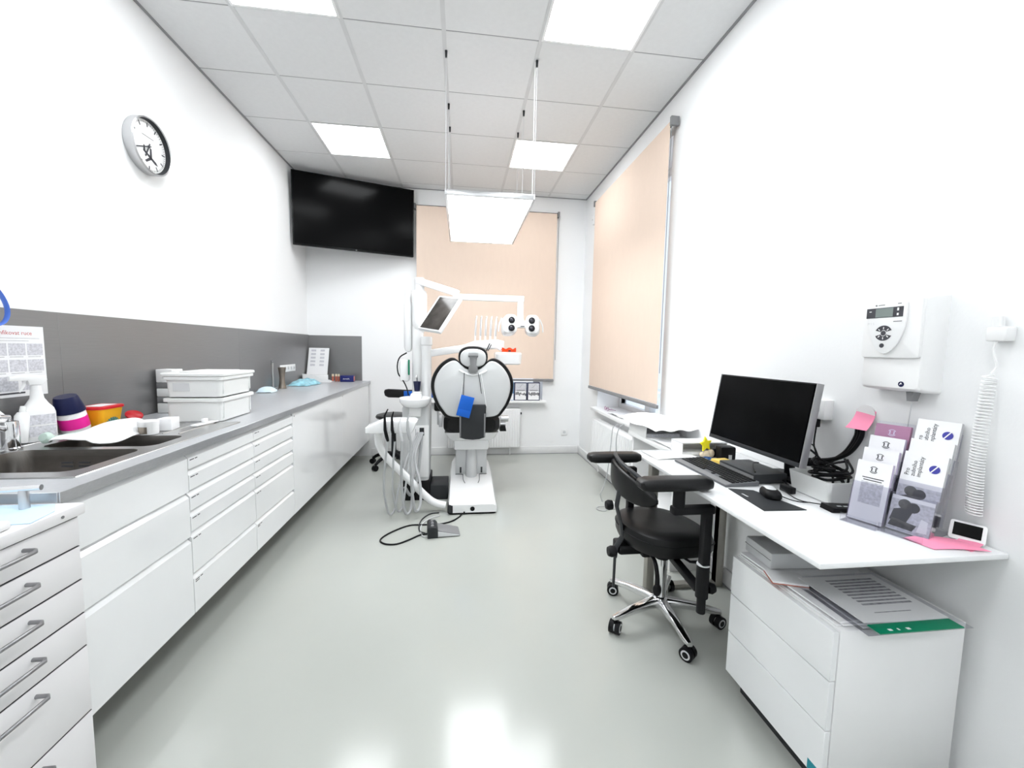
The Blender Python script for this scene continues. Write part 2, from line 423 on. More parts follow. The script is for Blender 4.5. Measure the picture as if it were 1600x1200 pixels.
# ================================================================== clock on the left wall
ck = thing('wall_clock', 'round wall clock with silver rim, white dial and small aeroplane', 'clock')
ck.matrix_world = frame((WL, 2.735, 2.522), (0, 1, 0), (0, 0, 1))     # local x along wall, y up, z into the room
part('rim', B('alu').lathe([(.0, 0), (.150, 0), (.155, .006), (.157, .05), (.150, .056), (.147, .053), (.147, .020)], 48, cap=False), ck)
part('inner_bezel', B('dgrey').lathe([(.1468, .050), (.141, .0262), (.1468, .0255), (.1468, .050)], 48, cap=False), ck)
part('dial', B('white').lathe([(0, .018), (.146, .018), (.146, .026), (0, .026)], 48), ck)
for k in range(60):
    a = 2*pi*k/60; m5 = k % 5 == 0
    r0, r1, ww = (.108, .134, .0035) if m5 else (.125, .134, .0012)
    Mx = Matrix.Rotation(-a, 4, 'Z')
    part('hour_mark' if m5 else 'minute_mark', B('print').box(-ww, ww, r0, r1, .0262, .0268, M=Mx), ck)
for nm, a, l, ww in (('hour_hand', 205, .07, .004), ('minute_hand', 248, .105, .003)):
    part(nm, B('print').box(-ww, ww, -.02, l, .030, .0315, M=Matrix.Rotation(-rad(a), 4, 'Z')), ck)
part('hub', B('print').lathe([(0, .027), (.006, .027), (.006, .034), (0, .034)], 16), ck)
pa = B('print'); Mx = Matrix.Translation((.015, -.058, .0263)) @ Matrix.Rotation(rad(-25), 4, 'Z') @ Matrix.Scale(1.35, 4)
pa.prism([(-.045, -.004), (.03, -.006), (.045, 0), (.03, .006), (-.045, .005)], 0, .0008, M=Mx)
pa.prism([(-.005, 0), (.008, 0), (-.01, .038), (-.02, .038)], 0, .0008, M=Mx).prism([(-.005, 0), (.008, 0), (-.012, -.034), (-.022, -.034)], 0, .0008, M=Mx).prism([(-.045, 0), (-.033, 0), (-.045, .022), (-.052, .022)], 0, .0008, M=Mx)
part('aeroplane_print', pa, ck)
part('dial_line', B('print').box(-.045, .045, .052, .0555, .0263, .0268), ck)

# ================================================================== left run: cabinets, worktop, splash
CTZ = .955; CFX = .71; CBF = .688; CBZ = .205; CTH = .033
def front(y0, y1, z0, z1, lip=True):
    "handle-less front: top edge bevelled back to make the grip groove; in local coords x=0 at the face"
    if not lip: return B('gloss').box(-.02, 0, y0, y1, z0, z1, .0008, 1)
    return B('gloss').prism([(-.02, z0), (0, z0), (0, z1-.024), (-.018, z1-.004), (-.02, z1-.004)], y0, y1, 'y')
def labelmarks(y, z, two):
    b = B('print'); b.box(0, .0004, y+.012, y+.040, z-.004, z).box(0, .0004, y+.046, y+.062, z-.004, z)
    if two: b.box(0, .0004, y+.012, y+.038, z-.012, z-.008)
    return b
def cabinet(name, label, cat, y0, y1, seams, marks=True):
    r = thing(name, label, cat, (CBF, y0, CBZ)); L = y1-y0; Ht = CTZ-CTH-CBZ
    part('carcass', B('white').box(-.66, -.0315, .0015, L-.0015, 0, Ht-(.21 if y0 < 2.0 else .001)).box(-.05, -.0315, .0015, L-.0015, Ht-.2095 if y0 < 2.0 else Ht-.003, Ht-.001), r)
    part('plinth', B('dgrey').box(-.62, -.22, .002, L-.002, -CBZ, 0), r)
    for k in range(len(seams)-1):
        z1, z0 = seams[k]-CBZ, seams[k+1]-CBZ
        d = part('drawer', front(.0015, L-.0015, z0, z1-.004), r)
        if marks: part('drawer_label', labelmarks(.0, z1-.035, k == len(seams)-2), d)
    return r
ZT = CTZ-CTH
S6 = [ZT, .848, .757, .667, .575, .388, .207]
cabinet('sink_cabinet', 'white gloss handleless cabinet with three deep drawers below the sink', 'cabinet', 1.265, 1.838, [ZT, .752, .556, .207], False)
cabinet('drawer_cabinet', 'white gloss six-drawer cabinet joining the sink cabinet', 'cabinet', 1.84, 2.388, S6)
cabinet('drawer_cabinet', 'narrower white gloss six-drawer cabinet joining the plain doored cabinet', 'cabinet', 2.39, 2.915, S6)
r = thing('door_cabinet', 'long plain white gloss cabinet front running to the back wall', 'cabinet', (CBF, 2.917, CBZ)); L = YB-.012-2.917; Ht = ZT-CBZ
part('carcass', B('white').box(-.66, -.0215, .0015, L, 0, Ht-.001), r)
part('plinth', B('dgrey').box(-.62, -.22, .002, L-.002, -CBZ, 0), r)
for k in range(2): 
    d = part('door', front(.0006+L/2*k, L/2*(k+1)-.0006, 0, Ht-.002, False), r)
    part('lock', B('mgrey').cyl((0, L/2*k+.03, Ht-.03), (.002, L/2*k+.03, Ht-.03), .005, n=10), d)
# worktop with the sink cut-outs
SX0, SX1 = .085, .635; BY = [(1.40, 1.455), (1.455, 1.775), (1.805, 2.03), (2.03, 2.36)]
wt = thing('worktop', 'long grey worktop with steel front edge running along the left wall', 'countertop', (0, 1.265, CTZ))
y0, y1 = 1.265, YB-.001; q = lambda y: y-1.265
b = B('worktop')
for a in ((WL+.001, SX0, 1.40, 2.36), (SX1, CFX-.004, 1.40, 2.36), (WL+.001, CFX-.004, y0, 1.40), (WL+.001, CFX-.004, 2.36, y1)):
    b.box(a[0], a[1], q(a[2]), q(a[3]), -.030, 0)
part('top', b, wt)
part('front_edge', B('edge').box(CFX-.004, CFX, 0, q(y1), -CTH, .0006, .001, 1), wt)
part('end_edge', B('edge').box(WL+.001, CFX-.0045, -.003, 0, -CTH, .0006, .001, 1), wt)
# sink
sk = thing('sink', 'stainless steel double bowl sink with drainer set in the grey worktop', 'sink', (0, 1.265, CTZ))
def bowl(x0, x1, ya, yb, dep, r=.05):
    b = B('sinksteel'); cx, cy, w_, h_ = (x0+x1)/2, (ya+yb)/2, x1-x0, yb-ya
    rings = []
    for ins, z, rr in ((-.001, .002, r), (.0, -.004, r), (.004, -.03, r*.95), (.008, -dep+.02, r*.9), (.02, -dep+.004, r*.8), (.04, -dep, r*.6)):
        rings.append([Vector((p[0], p[1], z)) for p in rrect(w_-2*ins, h_-2*ins, rr, 6, cx, cy)])
    b.loft(rings, False); b.add([p for p in rings[-1]], [tuple(range(len(rings[-1])))])
    return b
bl = part('bowl', bowl(.14, .575, q(1.462), q(1.768), .17), sk)
for k in (-1, 1):
    part('overflow_slot', B('print').box(.335+k*.03-.02, .335+k*.03+.02, q(1.7605), q(1.7625), -.052, -.046).box(.335+k*.03-.02, .335+k*.03+.02, q(1.7605), q(1.7625), -.066, -.060), bl)
part('drain', B('chrome', 'print').lathe([(0, -.1695), (.04, -.1695), (.04, -.167), (.03, -.167), (0, -.169)], 20, c=(.36, q(1.615), 0)), bl)
part('bowl', bowl(.16, .575, q(1.812), q(2.02), .12, .045), sk)
# deck around the bowls (frame) + drainer
def deck_ring(outer, inner, z):
    n = len(outer); V = [(p[0], p[1], z) for p in outer]+[(p[0], p[1], z) for p in inner]
    return V, [(i, (i+1) % n, n+(i+1) % n, n+i) for i in range(n)]
b = B('steel')
def rr_to_rect(x0, x1, ya, yb):
    "outer rectangle with as many points as rrect(n=6)"
    out = []
    for (cx, cy) in ((x1, yb), (x0, yb), (x0, ya), (x1, ya)): out += [(cx, cy)]*7
    return out
for (ya, yb, a0, a1, c0, c1, rr) in ((1.40, 1.79, .14, .575, 1.462, 1.768, .05), (1.79, 2.03, .16, .575, 1.812, 2.02, .045)):
    V, F = deck_ring(rr_to_rect(SX0, SX1, q(ya), q(yb)), rrect(a1-a0+.002, c1-c0+.002, rr, 6, (a0+a1)/2, q((c0+c1)/2)), .002)
    b.add(V, F)
b.box(SX0, SX1, q(2.03), q(2.36), -.003, .002)
part('deck', b, sk)
rim = B('steel'); o4 = [(SX0, q(1.40)), (SX1, q(1.40)), (SX1, q(2.36)), (SX0, q(2.36))]
for k in range(4):
    a, c = o4[k], o4[(k+1) % 4]; rim.tube([(a[0], a[1], .001), (c[0], c[1], .001)], .0035, 6)
part('rim', rim, sk)
for k in range(6):
    x = .17+k*.07; part('drainer_rib', B('steel').tube([(x, q(2.06), .002), (x, q(2.33), .002)], .0035, 6), sk)
# splash panels
YS = [.6, 2.13, 3.66, YB-.002]
for k in range(3):
    one('backsplash_panel', B('splash').box(0, .012, .0005, YS[k+1]-YS[k]-.0005, .0, 1.51-CTZ, .0006, 1),
        ['brushed grey backsplash panel behind the sink', 'brushed grey backsplash panel behind the white storage bins', 'brushed grey backsplash panel on the left wall ending at the room corner'][k], 'backsplash', (WL+.0015, YS[k], CTZ+.001))
one('backsplash_panel', B('splash').box(0, .62, -.012, 0, 0, 1.505-CTZ, .0006, 1), 'short grey backsplash panel on the back wall behind the navy box', 'backsplash', (WL+.0125, YB, CTZ+.001))
socket('white strip of five sockets on the grey backsplash', Matrix.Translation((WL+.0136, 4.60, 1.135)) @ Matrix.Rotation(pi/2, 4, 'Z'), 5, 'white', .075)
# wall faces +x: local -y must point to +x  -> handled by rotation above

# ================================================================== drawer cart, near left
CX_, CY0, CY1, CTOP = .76, .83, 1.258, .925
ct = thing('drawer_cart', 'pale grey drawer unit with six bar-handled drawers at the sink end', 'drawer unit', (CX_, CY0, 0)); W_ = CY1-CY0
part('body', B('cartface').box(-.52, -.021, .002, W_-.002, .07, CTOP-.034, .002), ct)
part('plinth', B('dgrey').box(-.48, -.06, .03, W_-.03, 0, .07), ct)
part('top', B('cartface').box(-.53, .012, -.008, W_+.008, CTOP-.032, CTOP, .004), ct)
zs = [CTOP-.036, .803, .704, .604, .504, .302, .075]
for k in range(6):
    d = part('drawer', B('cartface').box(-.02, 0, .002, W_-.002, zs[k+1]+.002, zs[k]-.002, .003), ct)
    zc = zs[k]-(.030 if k else .027)
    y = W_/2
    part('handle', B('handle').tube([(0, y-.064, zc), (.026, y-.064, zc), (.034, y-.056, zc), (.034, y+.056, zc), (.026, y+.064, zc), (0, y+.064, zc)], .0052, 10), d)
    part('edge_line', B('print').box(-.0195, -.0015, .003, W_-.003, zs[k]-.0019, zs[k]-.0002), d)
part('screw_cap', B('mgrey').cyl((.012, W_-.06, CTOP-.016), (.0135, W_-.06, CTOP-.016), .004, n=10), ct)
# things on the cart
one('tray_paper', B('paleblue').prism([(-.30, .275), (-.05, .283), (.010, .289), (-.005, .367), (-.05, .42), (-.30, .42)], 0, .002, 'z', .0), 'pale blue paper liner lying on the grey drawer unit', 'paper', (CX_, CY0, CTOP+.0005))
o = thing('lever_tap', 'chrome tee-shaped lever standing on the drawer unit by the sink', 'tap', (.662, 1.222, CTOP+.003))
part('lever', B('chrome').tube([(-.09, -.02, .056), (.040, .004, .056)], .008, 12), o)
part('stem', B('alu').cyl((0, 0, 0), (0, 0, .056), .011, .010), o)
o = thing('soap_box', 'small white dispenser box standing on the pale blue liner', 'dispenser', (.545, 1.205, CTOP+.003))
part('body', B('white').box(-.06, .045, -.04, .03, 0, .035, .008), o)
part('lid', B('bin').box(-.055, .035, -.035, .025, .0352, .055, .006), o)
one('white_block', B('white').box(-.07, .06, -.12, -.02, 0, .022, .008), 'white rounded soap dish at the edge of the drawer unit', 'dish', (CX_-.065, CY0+.285, CTOP+.0005))
# ================================================================== things along the worktop
def dep(P): return (Vector(P)-CAM).dot(_fw)
def WD(px, P): return px*dep(P)/FPX
TZ = CTZ+.0008
# instruction sheet stuck on the splash
sh = thing('instruction_sheet', 'white hand disinfection instruction sheet with grey pictures above the sink', 'sheet')
sh.matrix_world = frame((WL+.0145, 1.750, 1.145), (0, 1, 0), (0, 0, 1))     # x along the wall, y up
part('paper', B('paper').box(0, .305, 0, .295, 0, .0012), sh)
text('heading', 'dezinfikovat ruce', .024, Matrix.Translation((.09, .258, .0013)), 'printred', sh)
part('rule', B('printgrey').box(.02, .285, .243, .2445, .0012, .0016).box(.02, .24, .232, .2335, .0012, .0016), sh)
for rr in range(2):
    for cc in range(4):
        part('picture', B('printlight').box(.015+cc*.072, .08+cc*.072, .172-rr*.068, .222-rr*.068, .0012, .0017), sh)
        part('caption', B('printgrey').box(.018+cc*.072, .07+cc*.072, .165-rr*.068, .167-rr*.068, .0012, .0016), sh)
for cc in range(3):
    part('picture', B('printlight').box(.02+cc*.09, .095+cc*.09, .025, .085, .0012, .0017), sh)
part('rule', B('print').box(.02, .21, .012, .019, .0012, .0016), sh)
# tap (dark chrome, left edge of view)
tp = thing('sink_tap', 'chrome mixer tap body standing behind the sink bowls', 'tap', (.112, 1.768, CTZ+.003))
part('body', B('chrome').lathe([(0, 0), (.030, 0), (.030, .008), (.026, .012), (.026, .10), (.024, .112), (0, .114)], 24), tp)
part('spout', B('chrome').tube([(.0, -.02, .085), (.02, -.07, .10), (.06, -.14, .10), (.07, -.155, .085)], .012, 12, smooth=4), tp)
part('lever', B('chrome').tube([(0, 0, .114), (0, 0, .128), (-.01, -.06, .14)], .009, 10), tp)
# spray bottles
def spray(label, loc, rz, s=1, capm='white'):
    r = thing('spray_bottle', label, 'bottle', loc, rz)
    rings = []
    for z, w_, d_, k in ((0, .088, .050, .012), (.006, .096, .056, .02), (.115, .094, .056, .02), (.132, .086, .052, .02), (.150, .062, .042, .018), (.172, .040, .034, .0165), (.200, .033, .031, .0150), (.225, .030, .030, .0148)):
        rings.append([Vector((p[0]*s, p[1]*s, z*s)) for p in rrect(w_, d_, k, 5)])
    part('bottle', B('white').loft(rings), r)
    part('label', B('printlight').box(-.038*s, .038*s, -.0288*s, -.0279*s, .068*s, .108*s).box(-.038*s, .038*s, -.0288*s, -.0279*s, .022*s, .063*s), r)
    part('trigger_head', B(capm).prism([(-.02*s, .226*s), (.016*s, .226*s), (.03*s, .245*s), (.028*s, .262*s), (-.03*s, .268*s), (-.072*s, .262*s), (-.072*s, .245*s), (-.025*s, .244*s)], -.012*s, .012*s, 'y', .003), r)
    part('trigger', B(capm).tube([(-.028*s, 0, .245*s), (-.034*s, 0, .222*s), (-.046*s, 0, .200*s)], [.006*s, .0035*s], 8), r)
    return r
spray('white trigger spray bottle with grey labels standing before the instruction sheet', (.060, 1.935, CTZ+.003), rad(62), 1.05)
spray('white trigger spray bottle beside the chrome tap', (.030, 1.778, CTZ+.003), rad(80), 1.0)
o = thing('squeeze_bottle', 'slim white leaning bottle between the two spray bottles', 'bottle', (.052, 1.862, CTZ+.0035))
Mx = Matrix.Rotation(rad(-9), 4, 'X')
part('body', B('white').lathe([(0, .004), (.020, .004), (.022, .01), (.022, .115), (.014, .13), (0, .131)], 18, M=Mx), o)
part('cap', B('bin').lathe([(0, .1315), (.010, .1315), (.008, .155), (0, .156)], 14, M=Mx), o)
# brush
o = thing('dish_brush', 'pale green long-handled brush lying behind the sink bowls', 'brush', (.150, 1.960, CTZ+.004))
part('handle', B('palegreen').tube([(.0, -.10, .02), (.0, .0, .016), (.01, .16, .012)], [.007, .010], 10, smooth=3), o)
part('head', B('palegreen').lathe([(0, -.012), (.020, -.012), (.024, .0), (.016, .014), (0, .016)], 18, M=Matrix.Translation((0, -.10, .026)) @ Matrix.Rotation(rad(70), 4, 'X')), o)
# tilted canister with navy cap
o = thing('wipes_canister', 'canister with pink band and navy cap standing beside the sharps box', 'canister', (.075, 2.085, TZ+.012))
Mx = Matrix.Rotation(rad(15), 4, 'X') @ Matrix.Translation((0, 0, .006))
part('body', B('white').lathe([(0, 0), (.046, 0), (.049, .006), (.049, .085), (.045, .092), (0, .093)], 28, M=Mx), o)
part('pink_band', B('pink').lathe([(.0493, .018), (.0500, .018), (.0500, .068), (.0493, .068)], 28, M=Mx), o)
part('navy_cap', B('navy').lathe([(0, .0935), (.052, .0935), (.052, .10), (.040, .160), (.037, .166), (0, .166)], 28, M=Mx), o)
# sharps box
o = thing('sharps_container', 'yellow sharps container with red rim and teal emblem', 'container', (.085, 2.205, TZ))
part('body', B('yellow').loft([[Vector((p[0], p[1], z)) for p in rrect(a, a*1.25, .02, 5)] for z, a in ((0, .085), (.004, .088), (.100, .108))]), o)
part('rim', B('red').loft([[Vector((p[0], p[1], z)) for p in rrect(a, a*1.25, .022, 5)] for z, a in ((.1005, .112), (.102, .118), (.112, .118), (.115, .112))]), o)
part('lid_label', B('paper').box(-.035, .035, -.05, .05, .1152, .1158), o)
em = B('teal')
for k in range(11):
    a = rad(180*k/10); Mx = Matrix.Translation((.0485, 0, .012)) @ Matrix.Rotation(rad(-4.5), 4, 'Y')
    em.prism([(.022*cos(a)-.0018*sin(a), .022*sin(a)+.0018*cos(a)), (.022*cos(a)+.0018*sin(a), .022*sin(a)-.0018*cos(a)), (.042*cos(a)+.003*sin(a), .042*sin(a)-.003*cos(a)), (.042*cos(a)-.003*sin(a), .042*sin(a)+.003*cos(a))], -.001, .0012, 'x', M=Matrix.Translation((.0475, 0, .016)) @ Matrix.Rotation(rad(5.6), 4, 'Y'))
part('emblem', em, o)
one('loose_red_lid', B('red').lathe([(0, 0), (.036, 0), (.038, .003), (.038, .009), (.034, .012), (0, .013)], 24, M=Matrix.Translation((0, 0, .028)) @ Matrix.Rotation(rad(18), 4, 'X') @ Matrix.Rotation(rad(30), 4, 'Y')), 'small round red plastic lid leaning behind the white towel', 'dish', (.075, 2.415, TZ+.0))  # a loose round red lid propped at a slant, not a dish
# towel
def towel(u, v):
    a, c = 2*u-1, 2*v-1; x = .29+.125*c*math.sqrt(1-.45*a*a); y = 1.955+.185*a*math.sqrt(1-.45*c*c)
    z = .006+.042*sin(pi*v)**.7*(.35+.8*u)+.006*sin(9*u+3*v)
    if v > .86: z -= .01
    return (x, y, z+.008)
one('paper_towel', B('towel').sheet(towel, 26, 14, .004), 'crumpled white paper towel lying over the sink divider', 'towel', (-.03, 0.03, CTZ+.003))
# jar and tape roll
o = thing('white_jar', 'squat white jar with a small grey-gold printed label', 'jar', (.395, 2.055, CTZ+.0035))
part('pot', B('white').lathe([(0, 0), (.036, 0), (.038, .003), (.038, .042), (0, .042)], 30), o)
part('lid', B('white').lathe([(0, .0422), (.0395, .0422), (.0395, .060), (.037, .063), (0, .063)], 30), o)
lb = B('bronze', 'print')
for k in range(8):
    a = rad(-128+k*8); a2 = rad(-128+k*8+8); rr = .0386
    lb.add([(rr*cos(a), rr*sin(a), .006), (rr*cos(a2), rr*sin(a2), .006), (rr*cos(a2), rr*sin(a2), .037), (rr*cos(a), rr*sin(a), .037)], [(0, 1, 2, 3)])
part('jar_label', lb, o)
o = thing('gauze_box', 'small blank white carton standing beside the squat jar', 'box', (.405, 2.165, CTZ+.0035), rad(12))
part('carton', B('paper').box(-.032, .032, -.045, .045, 0, .055, .002), o)
part('flap', B('paper').box(-.031, .031, -.044, .0, .0552, .0562), o)
o = thing('pipe_clip', 'flat white plastic clip lying on the drainer', 'clip', (.50, 2.29, CTZ+.006), rad(-8))
part('base_strip', B('white').box(-.02, .02, -.075, .075, 0, .008, .003), o)
part('peg', B('white').box(-.010, .010, -.012, .012, .0082, .03, .003), o)
# bins
def storage_bin(label, loc, hgt, lid, rz=0):
    r = thing('storage_bin', label, 'bin', loc, rz)
    def ring(w_, l_, z, k=.018): return [Vector((p[0], p[1], z)) for p in rrect(w_, l_, k, 4)]
    a, l = .265, .345
    rings = [ring(a-.02, l-.02, .0), ring(a-.008, l-.008, .004), ring(a+.004, l+.004, hgt-.022), ring(a+.004, l+.004, hgt-.001), ring(a-.004, l-.004, hgt-.001), ring(a-.012, l-.012, .008)]
    part('tub', B('bin').loft(rings), r)
    rim = B('bin'); rim.loft([ring(a+.008, l+.008, hgt-.020), ring(a+.028, l+.028, hgt-.018), ring(a+.028, l+.028, hgt-.002), ring(a+.022, l+.022, hgt), ring(a+.0, l+.0, hgt)], False)
    part('rim', rim, r)
    for s_ in (-1, 1):
        for t_ in (-.5, .5):
            part('rib', B('bin').box(s_*(a/2+.001)-.004, s_*(a/2+.001)+.004, t_*l*.86-.004, t_*l*.86+.004, .02, hgt-.022, .001), r)
    if lid:
        part('lid', B('bin').loft([ring(a+.034, l+.034, hgt+.0005), ring(a+.040, l+.040, hgt+.003), ring(a+.040, l+.040, hgt+.014), ring(a+.030, l+.030, hgt+.018)]).box(-.09, .09, -.13, .13, hgt+.018, hgt+.023, .002), r)
        part('label_window', B('lgrey').box(-.10, -.02, -l/2-.001, -l/2+.001, .035, .085), r)
    return r
storage_bin('lower open white plastic bin standing on the worktop drainer end', (.405, 2.532, TZ+.0018), .130, False, rad(2))
storage_bin('white lidded plastic bin stacked on top of another bin', (.405, 2.534, TZ+.134), .115, True, rad(2))
o = thing('glove_dispenser', 'tall white and grey dispenser pack behind the white bins', 'dispenser', (.055, 2.735, TZ))
for k, (m_, z0, z1) in enumerate((('bin', 0, .06), ('mgrey', .0605, .10), ('bin', .1005, .15), ('mgrey', .1505, .185), ('white', .1855, .265))):
    part('pack', B(m_).box(-.045, .045, -.05, .05, z0, z1, .004), o)
part('pack_logo', B('mgrey').prism(circ(.010, 14, .01, .23), -.0508, -.0498, 'y'), o)
# face mask
def maskf(u, v):
    a = (u-.5)*2; c = (v-.5)*2; return (.075*c*(1-.15*a*a), .095*a, .004+.045*max(0, (1-a*a))**.6*max(0, 1-c*c)**.5)
o = thing('face_mask', 'folded pale blue and white face mask lying on the worktop', 'mask', (.095, 3.90, TZ), rad(10))
part('cup', B('maskblue').sheet(maskf, 16, 10, .003), o)
part('ear_loop', B('black').tube([(.06, .09, .004), (.08, .07, .022), (.075, .03, .030), (.05, .01, .02)], .002, 6, smooth=4), o)
part('ear_loop', B('black').tube([(-.06, -.09, .004), (.0, -.105, .004), (.06, -.09, .004)], .002, 6, smooth=4), o)
# metal stands
o = thing('metal_dispenser', 'tall bronze metal cylinder standing near the socket strip', 'dispenser', (.095, 4.22, TZ))
part('cylinder', B('bronze').lathe([(0, 0), (.036, 0), (.036, .008), (.028, .05), (.024, .11), (.030, .17), (.036, .205), (.034, .208), (0, .208)], 28), o)
o = thing('hook_stand', 'slim steel stand with two small hooks at its top', 'stand', (.030, 4.17, TZ))
part('base', B('steel').lathe([(0, 0), (.025, 0), (.025, .006), (0, .007)], 20), o)
part('rod', B('steel').cyl((0, 0, .007), (0, 0, .25), .010, n=12), o)
for s_ in (-1, 1): part('hook', B('mgrey').tube([(0, 0, .25), (0, s_*.014, .262), (0, s_*.026, .278)], .005, 8), o)
# blue bag
random.seed(3)
def bag(u, v):
    a = (u-.5)*2; c = (v-.5)*2
    return (.115*c*(1-.1*a*a)+.01*sin(5*a), .19*a, .004+.055*max(0, 1-abs(a)**2.5)**.7*max(0, 1-c*c)**.6*(1+.18*sin(7*a+4*c)*cos(6*c)+.12*sin(13*a-7*c)))
one('plastic_bag', B('bagblue').sheet(bag, 28, 18, .002), 'crumpled turquoise plastic bag on the worktop', 'bag', (.155, 4.64, TZ), rad(-6))
# paper stand: sheet + tray
o = thing('paper_notice', 'white printed notice leaning against the backsplash corner', 'sheet')
o.matrix_world = frame((.01, 5.095, CTZ+.082), (1, -.02, 0), (0, .30, 1))
part('sheet', B('paper').box(0, .235, 0, .33, -.0012, 0), o)
pr = B('printlight')
for k in range(5):
    pr.box(.03, .085, .285-k*.045, .310-k*.045, 0, .0004); pr.box(.135, .185, .285-k*.045, .310-k*.045, 0, .0004)
part('print', pr, o)
o = thing('letter_tray', 'low white letter tray standing below the leaning notice', 'tray', (.015, 4.94, TZ))
part('tray_base', B('white').box(0, .31, 0, .15, 0, .004), o)
part('back_wall', B('white').box(0, .24, .146, .15, .004, .08, .001), o)
part('side_wall', B('white').prism([(0, .004), (.31, .004), (.31, .03), (.22, .04), (.14, .085), (0, .10)], 0, .004, 'y'), o)
part('side_wall', B('white').prism([(0, .004), (.145, .004), (.145, .06), (0, .09)], 0, .004, 'x'), o)
part('leaflet', B('paper').box(.02, .29, .02, .13, .0042, .014), o)
for k in range(3):
    o = thing('red_vial', ['red-brown vial with pale cap standing farthest from the navy box', 'red-brown vial with pale cap standing between two like it', 'red-brown vial with pale cap standing closest to the navy box'][k], 'vial', (.305+.034*k, 5.10+.015*(k % 2), TZ), 0, 'vials beside the navy box')
    part('tube', B('vialred').lathe([(0, 0), (.011, 0), (.012, .004), (.012, .06), (0, .061)], 14), o)
    part('cap', B('starcream').lathe([(0, .0612), (.0125, .0612), (.012, .088), (0, .089)], 14), o)
o = thing('navy_box', 'small navy blue carton near the end of the worktop', 'box', (.485, 5.03, TZ), rad(3))
part('carton', B('navybox').box(-.075, .075, 0, .09, 0, .075, .002), o)
text('lettering', 'dentalife', .022, Matrix.Translation((-.045, -.0005, .03)) @ Matrix.Rotation(pi/2, 4, 'X'), 'white', o)
part('end_label', B('vialred').box(.0752, .0756, .01, .08, .01, .065), o)
# blue strap on the wall
o = thing('visor_strap', 'translucent blue plastic strap hanging on the wall above the instruction sheet', 'strap', (WL, 1.875, 1.505))
part('strap', B('bluestrap').tube([(.03, -.12, .10), (.035, -.06, .105), (.04, -.012, .07), (.045, .012, .0), (.04, .0, -.055), (.035, -.06, -.075), (.03, -.12, -.06)], .012, 10, flat=.25, smooth=5), o)
part('wall_hook', B('white').cyl((.0, -.09, .105), (.045, -.09, .105), .006, n=10), o)
# ================================================================== dental chair
ch = thing('dental_chair', 'grey and black dental treatment chair with heart-shaped backrest', 'dental chair', (1.935, 3.3, 0))
# base: long white foot rising towards the back
bs = B('enamel'); rings = []
for y, z, w_ in ((0, .085, .405), (.02, .098, .41), (.10, .105, .41), (.60, .185, .41), (.95, .20, .40), (1.25, .16, .36), (1.30, .10, .34)):
    pr = [(-w_/2, .018), (-w_/2, z-.03), (-w_/2+.012, z-.008), (-w_/2+.035, z), (w_/2-.035, z), (w_/2-.012, z-.008), (w_/2, z-.03), (w_/2, .018)]
    rings.append([Vector((p[0], y, p[1])) for p in pr])
bs.loft(rings); part('base', bs, ch)
part('base_gasket', B('black').prism(rrect(.40, 1.28, .03, 5, 0, .65), 0, .018), ch)
part('base_corner', B('dgrey').box(-.2065, -.16, -.004, .09, .012, .085, .01), ch)
part('base_socket', B('black').cyl((-.0, -.003, .050), (-.0, .004, .050), .019, n=22), ch)
part('cable_outlet', B('black').box(-.075, -.062, -.006, .004, .008, .028, .002), ch)
# lift housing
part('lift_housing', B('shell').box(-.150, .150, .545, .80, .16, .46, .012), ch)
part('lift_cylinder', B('shell').tube([(0, .535, .09), (0, .52, .20), (0, .535, .30), (0, .56, .455)], [.055, .055, .055, .05], 20, smooth=4), ch)
for s_ in (-1, 1): part('latch_slot', B('dgrey').box(s_*.10-.008, s_*.10+.008, .540, .546, .19, .245), ch)
for s_ in (-1, 1): part('cover_seam', B('dgrey').tube([(s_*.15, .538, .1785), (s_*.085, .535, .1782), (s_*.078, .50, .1725), (s_*.074, .42, .1598), (s_*.06, .36, .150)], .0028, 6, smooth=3), ch)
part('seat_frame', B('enamel').loft([[Vector((p[0], .70+p[1], z)) for p in rrect(w_, d_, .03, 4)] for z, w_, d_ in ((.455, .33, .30), (.50, .35, .34), (.545, .44, .46), (.60, .50, .52))]), ch)
part('frame_cover', B('enamel').box(-.165, .165, .50, .62, .42, .515, .018), ch)
# seat (black upholstery) running away towards the window
st = B('leather'); rings = []
for y, w_, z0, z1 in ((.42, .44, .61, .74), (.46, .52, .605, .76), (.70, .54, .60, .755), (1.10, .50, .605, .74), (1.45, .42, .585, .70), (1.65, .36, .55, .65), (1.70, .30, .57, .63)):
    rings.append([Vector((p[0], y, p[1]+(z0+z1)/2)) for p in rrect(w_, z1-z0, min(.05, (z1-z0)*.45), 5)])
st.loft(rings); part('seat', st, ch)
part('leg_panel', B('enamel').box(-.17, .17, .95, 1.62, .50, .56, .02), ch)
# backrest
def heart(s=1.0, top=0):
    half = [(0, .405), (.055, .408), (.10, .440), (.15, .478), (.20, .475), (.265, .430), (.315, .36), (.340, .285), (.338, .20), (.305, .10), (.262, .03), (.222, -.015), (.15, -.032), (.0, -.035)]
    sp = [(p.x, p.y) for p in spline([Vector((a, b_, 0)) for a, b_ in half], 4)]
    cy = .22; pts = sp+[(-x, y) for x, y in sp[-2:0:-1]]
    return [(x*s, cy+(y-cy)*s) for x, y in pts]
TB = Matrix.Translation((0, .27, .80)) @ Matrix.Rotation(rad(4), 4, 'X')
def lay(s_, y): return [TB @ Vector((x, y, z)) for x, z in heart(s_)]
part('backrest_cushion', B('leather').loft([lay(.985, .010), lay(1.045, .014), lay(1.06, .03), lay(1.055, .055), lay(1.01, .075), lay(.9, .085)]), ch)
sh_ = part('backrest_shell', B('shell').loft([lay(.90, -.012), lay(.945, -.008), lay(.968, .004), lay(.97, .012)]), ch, 'light grey plastic shell of the backrest')
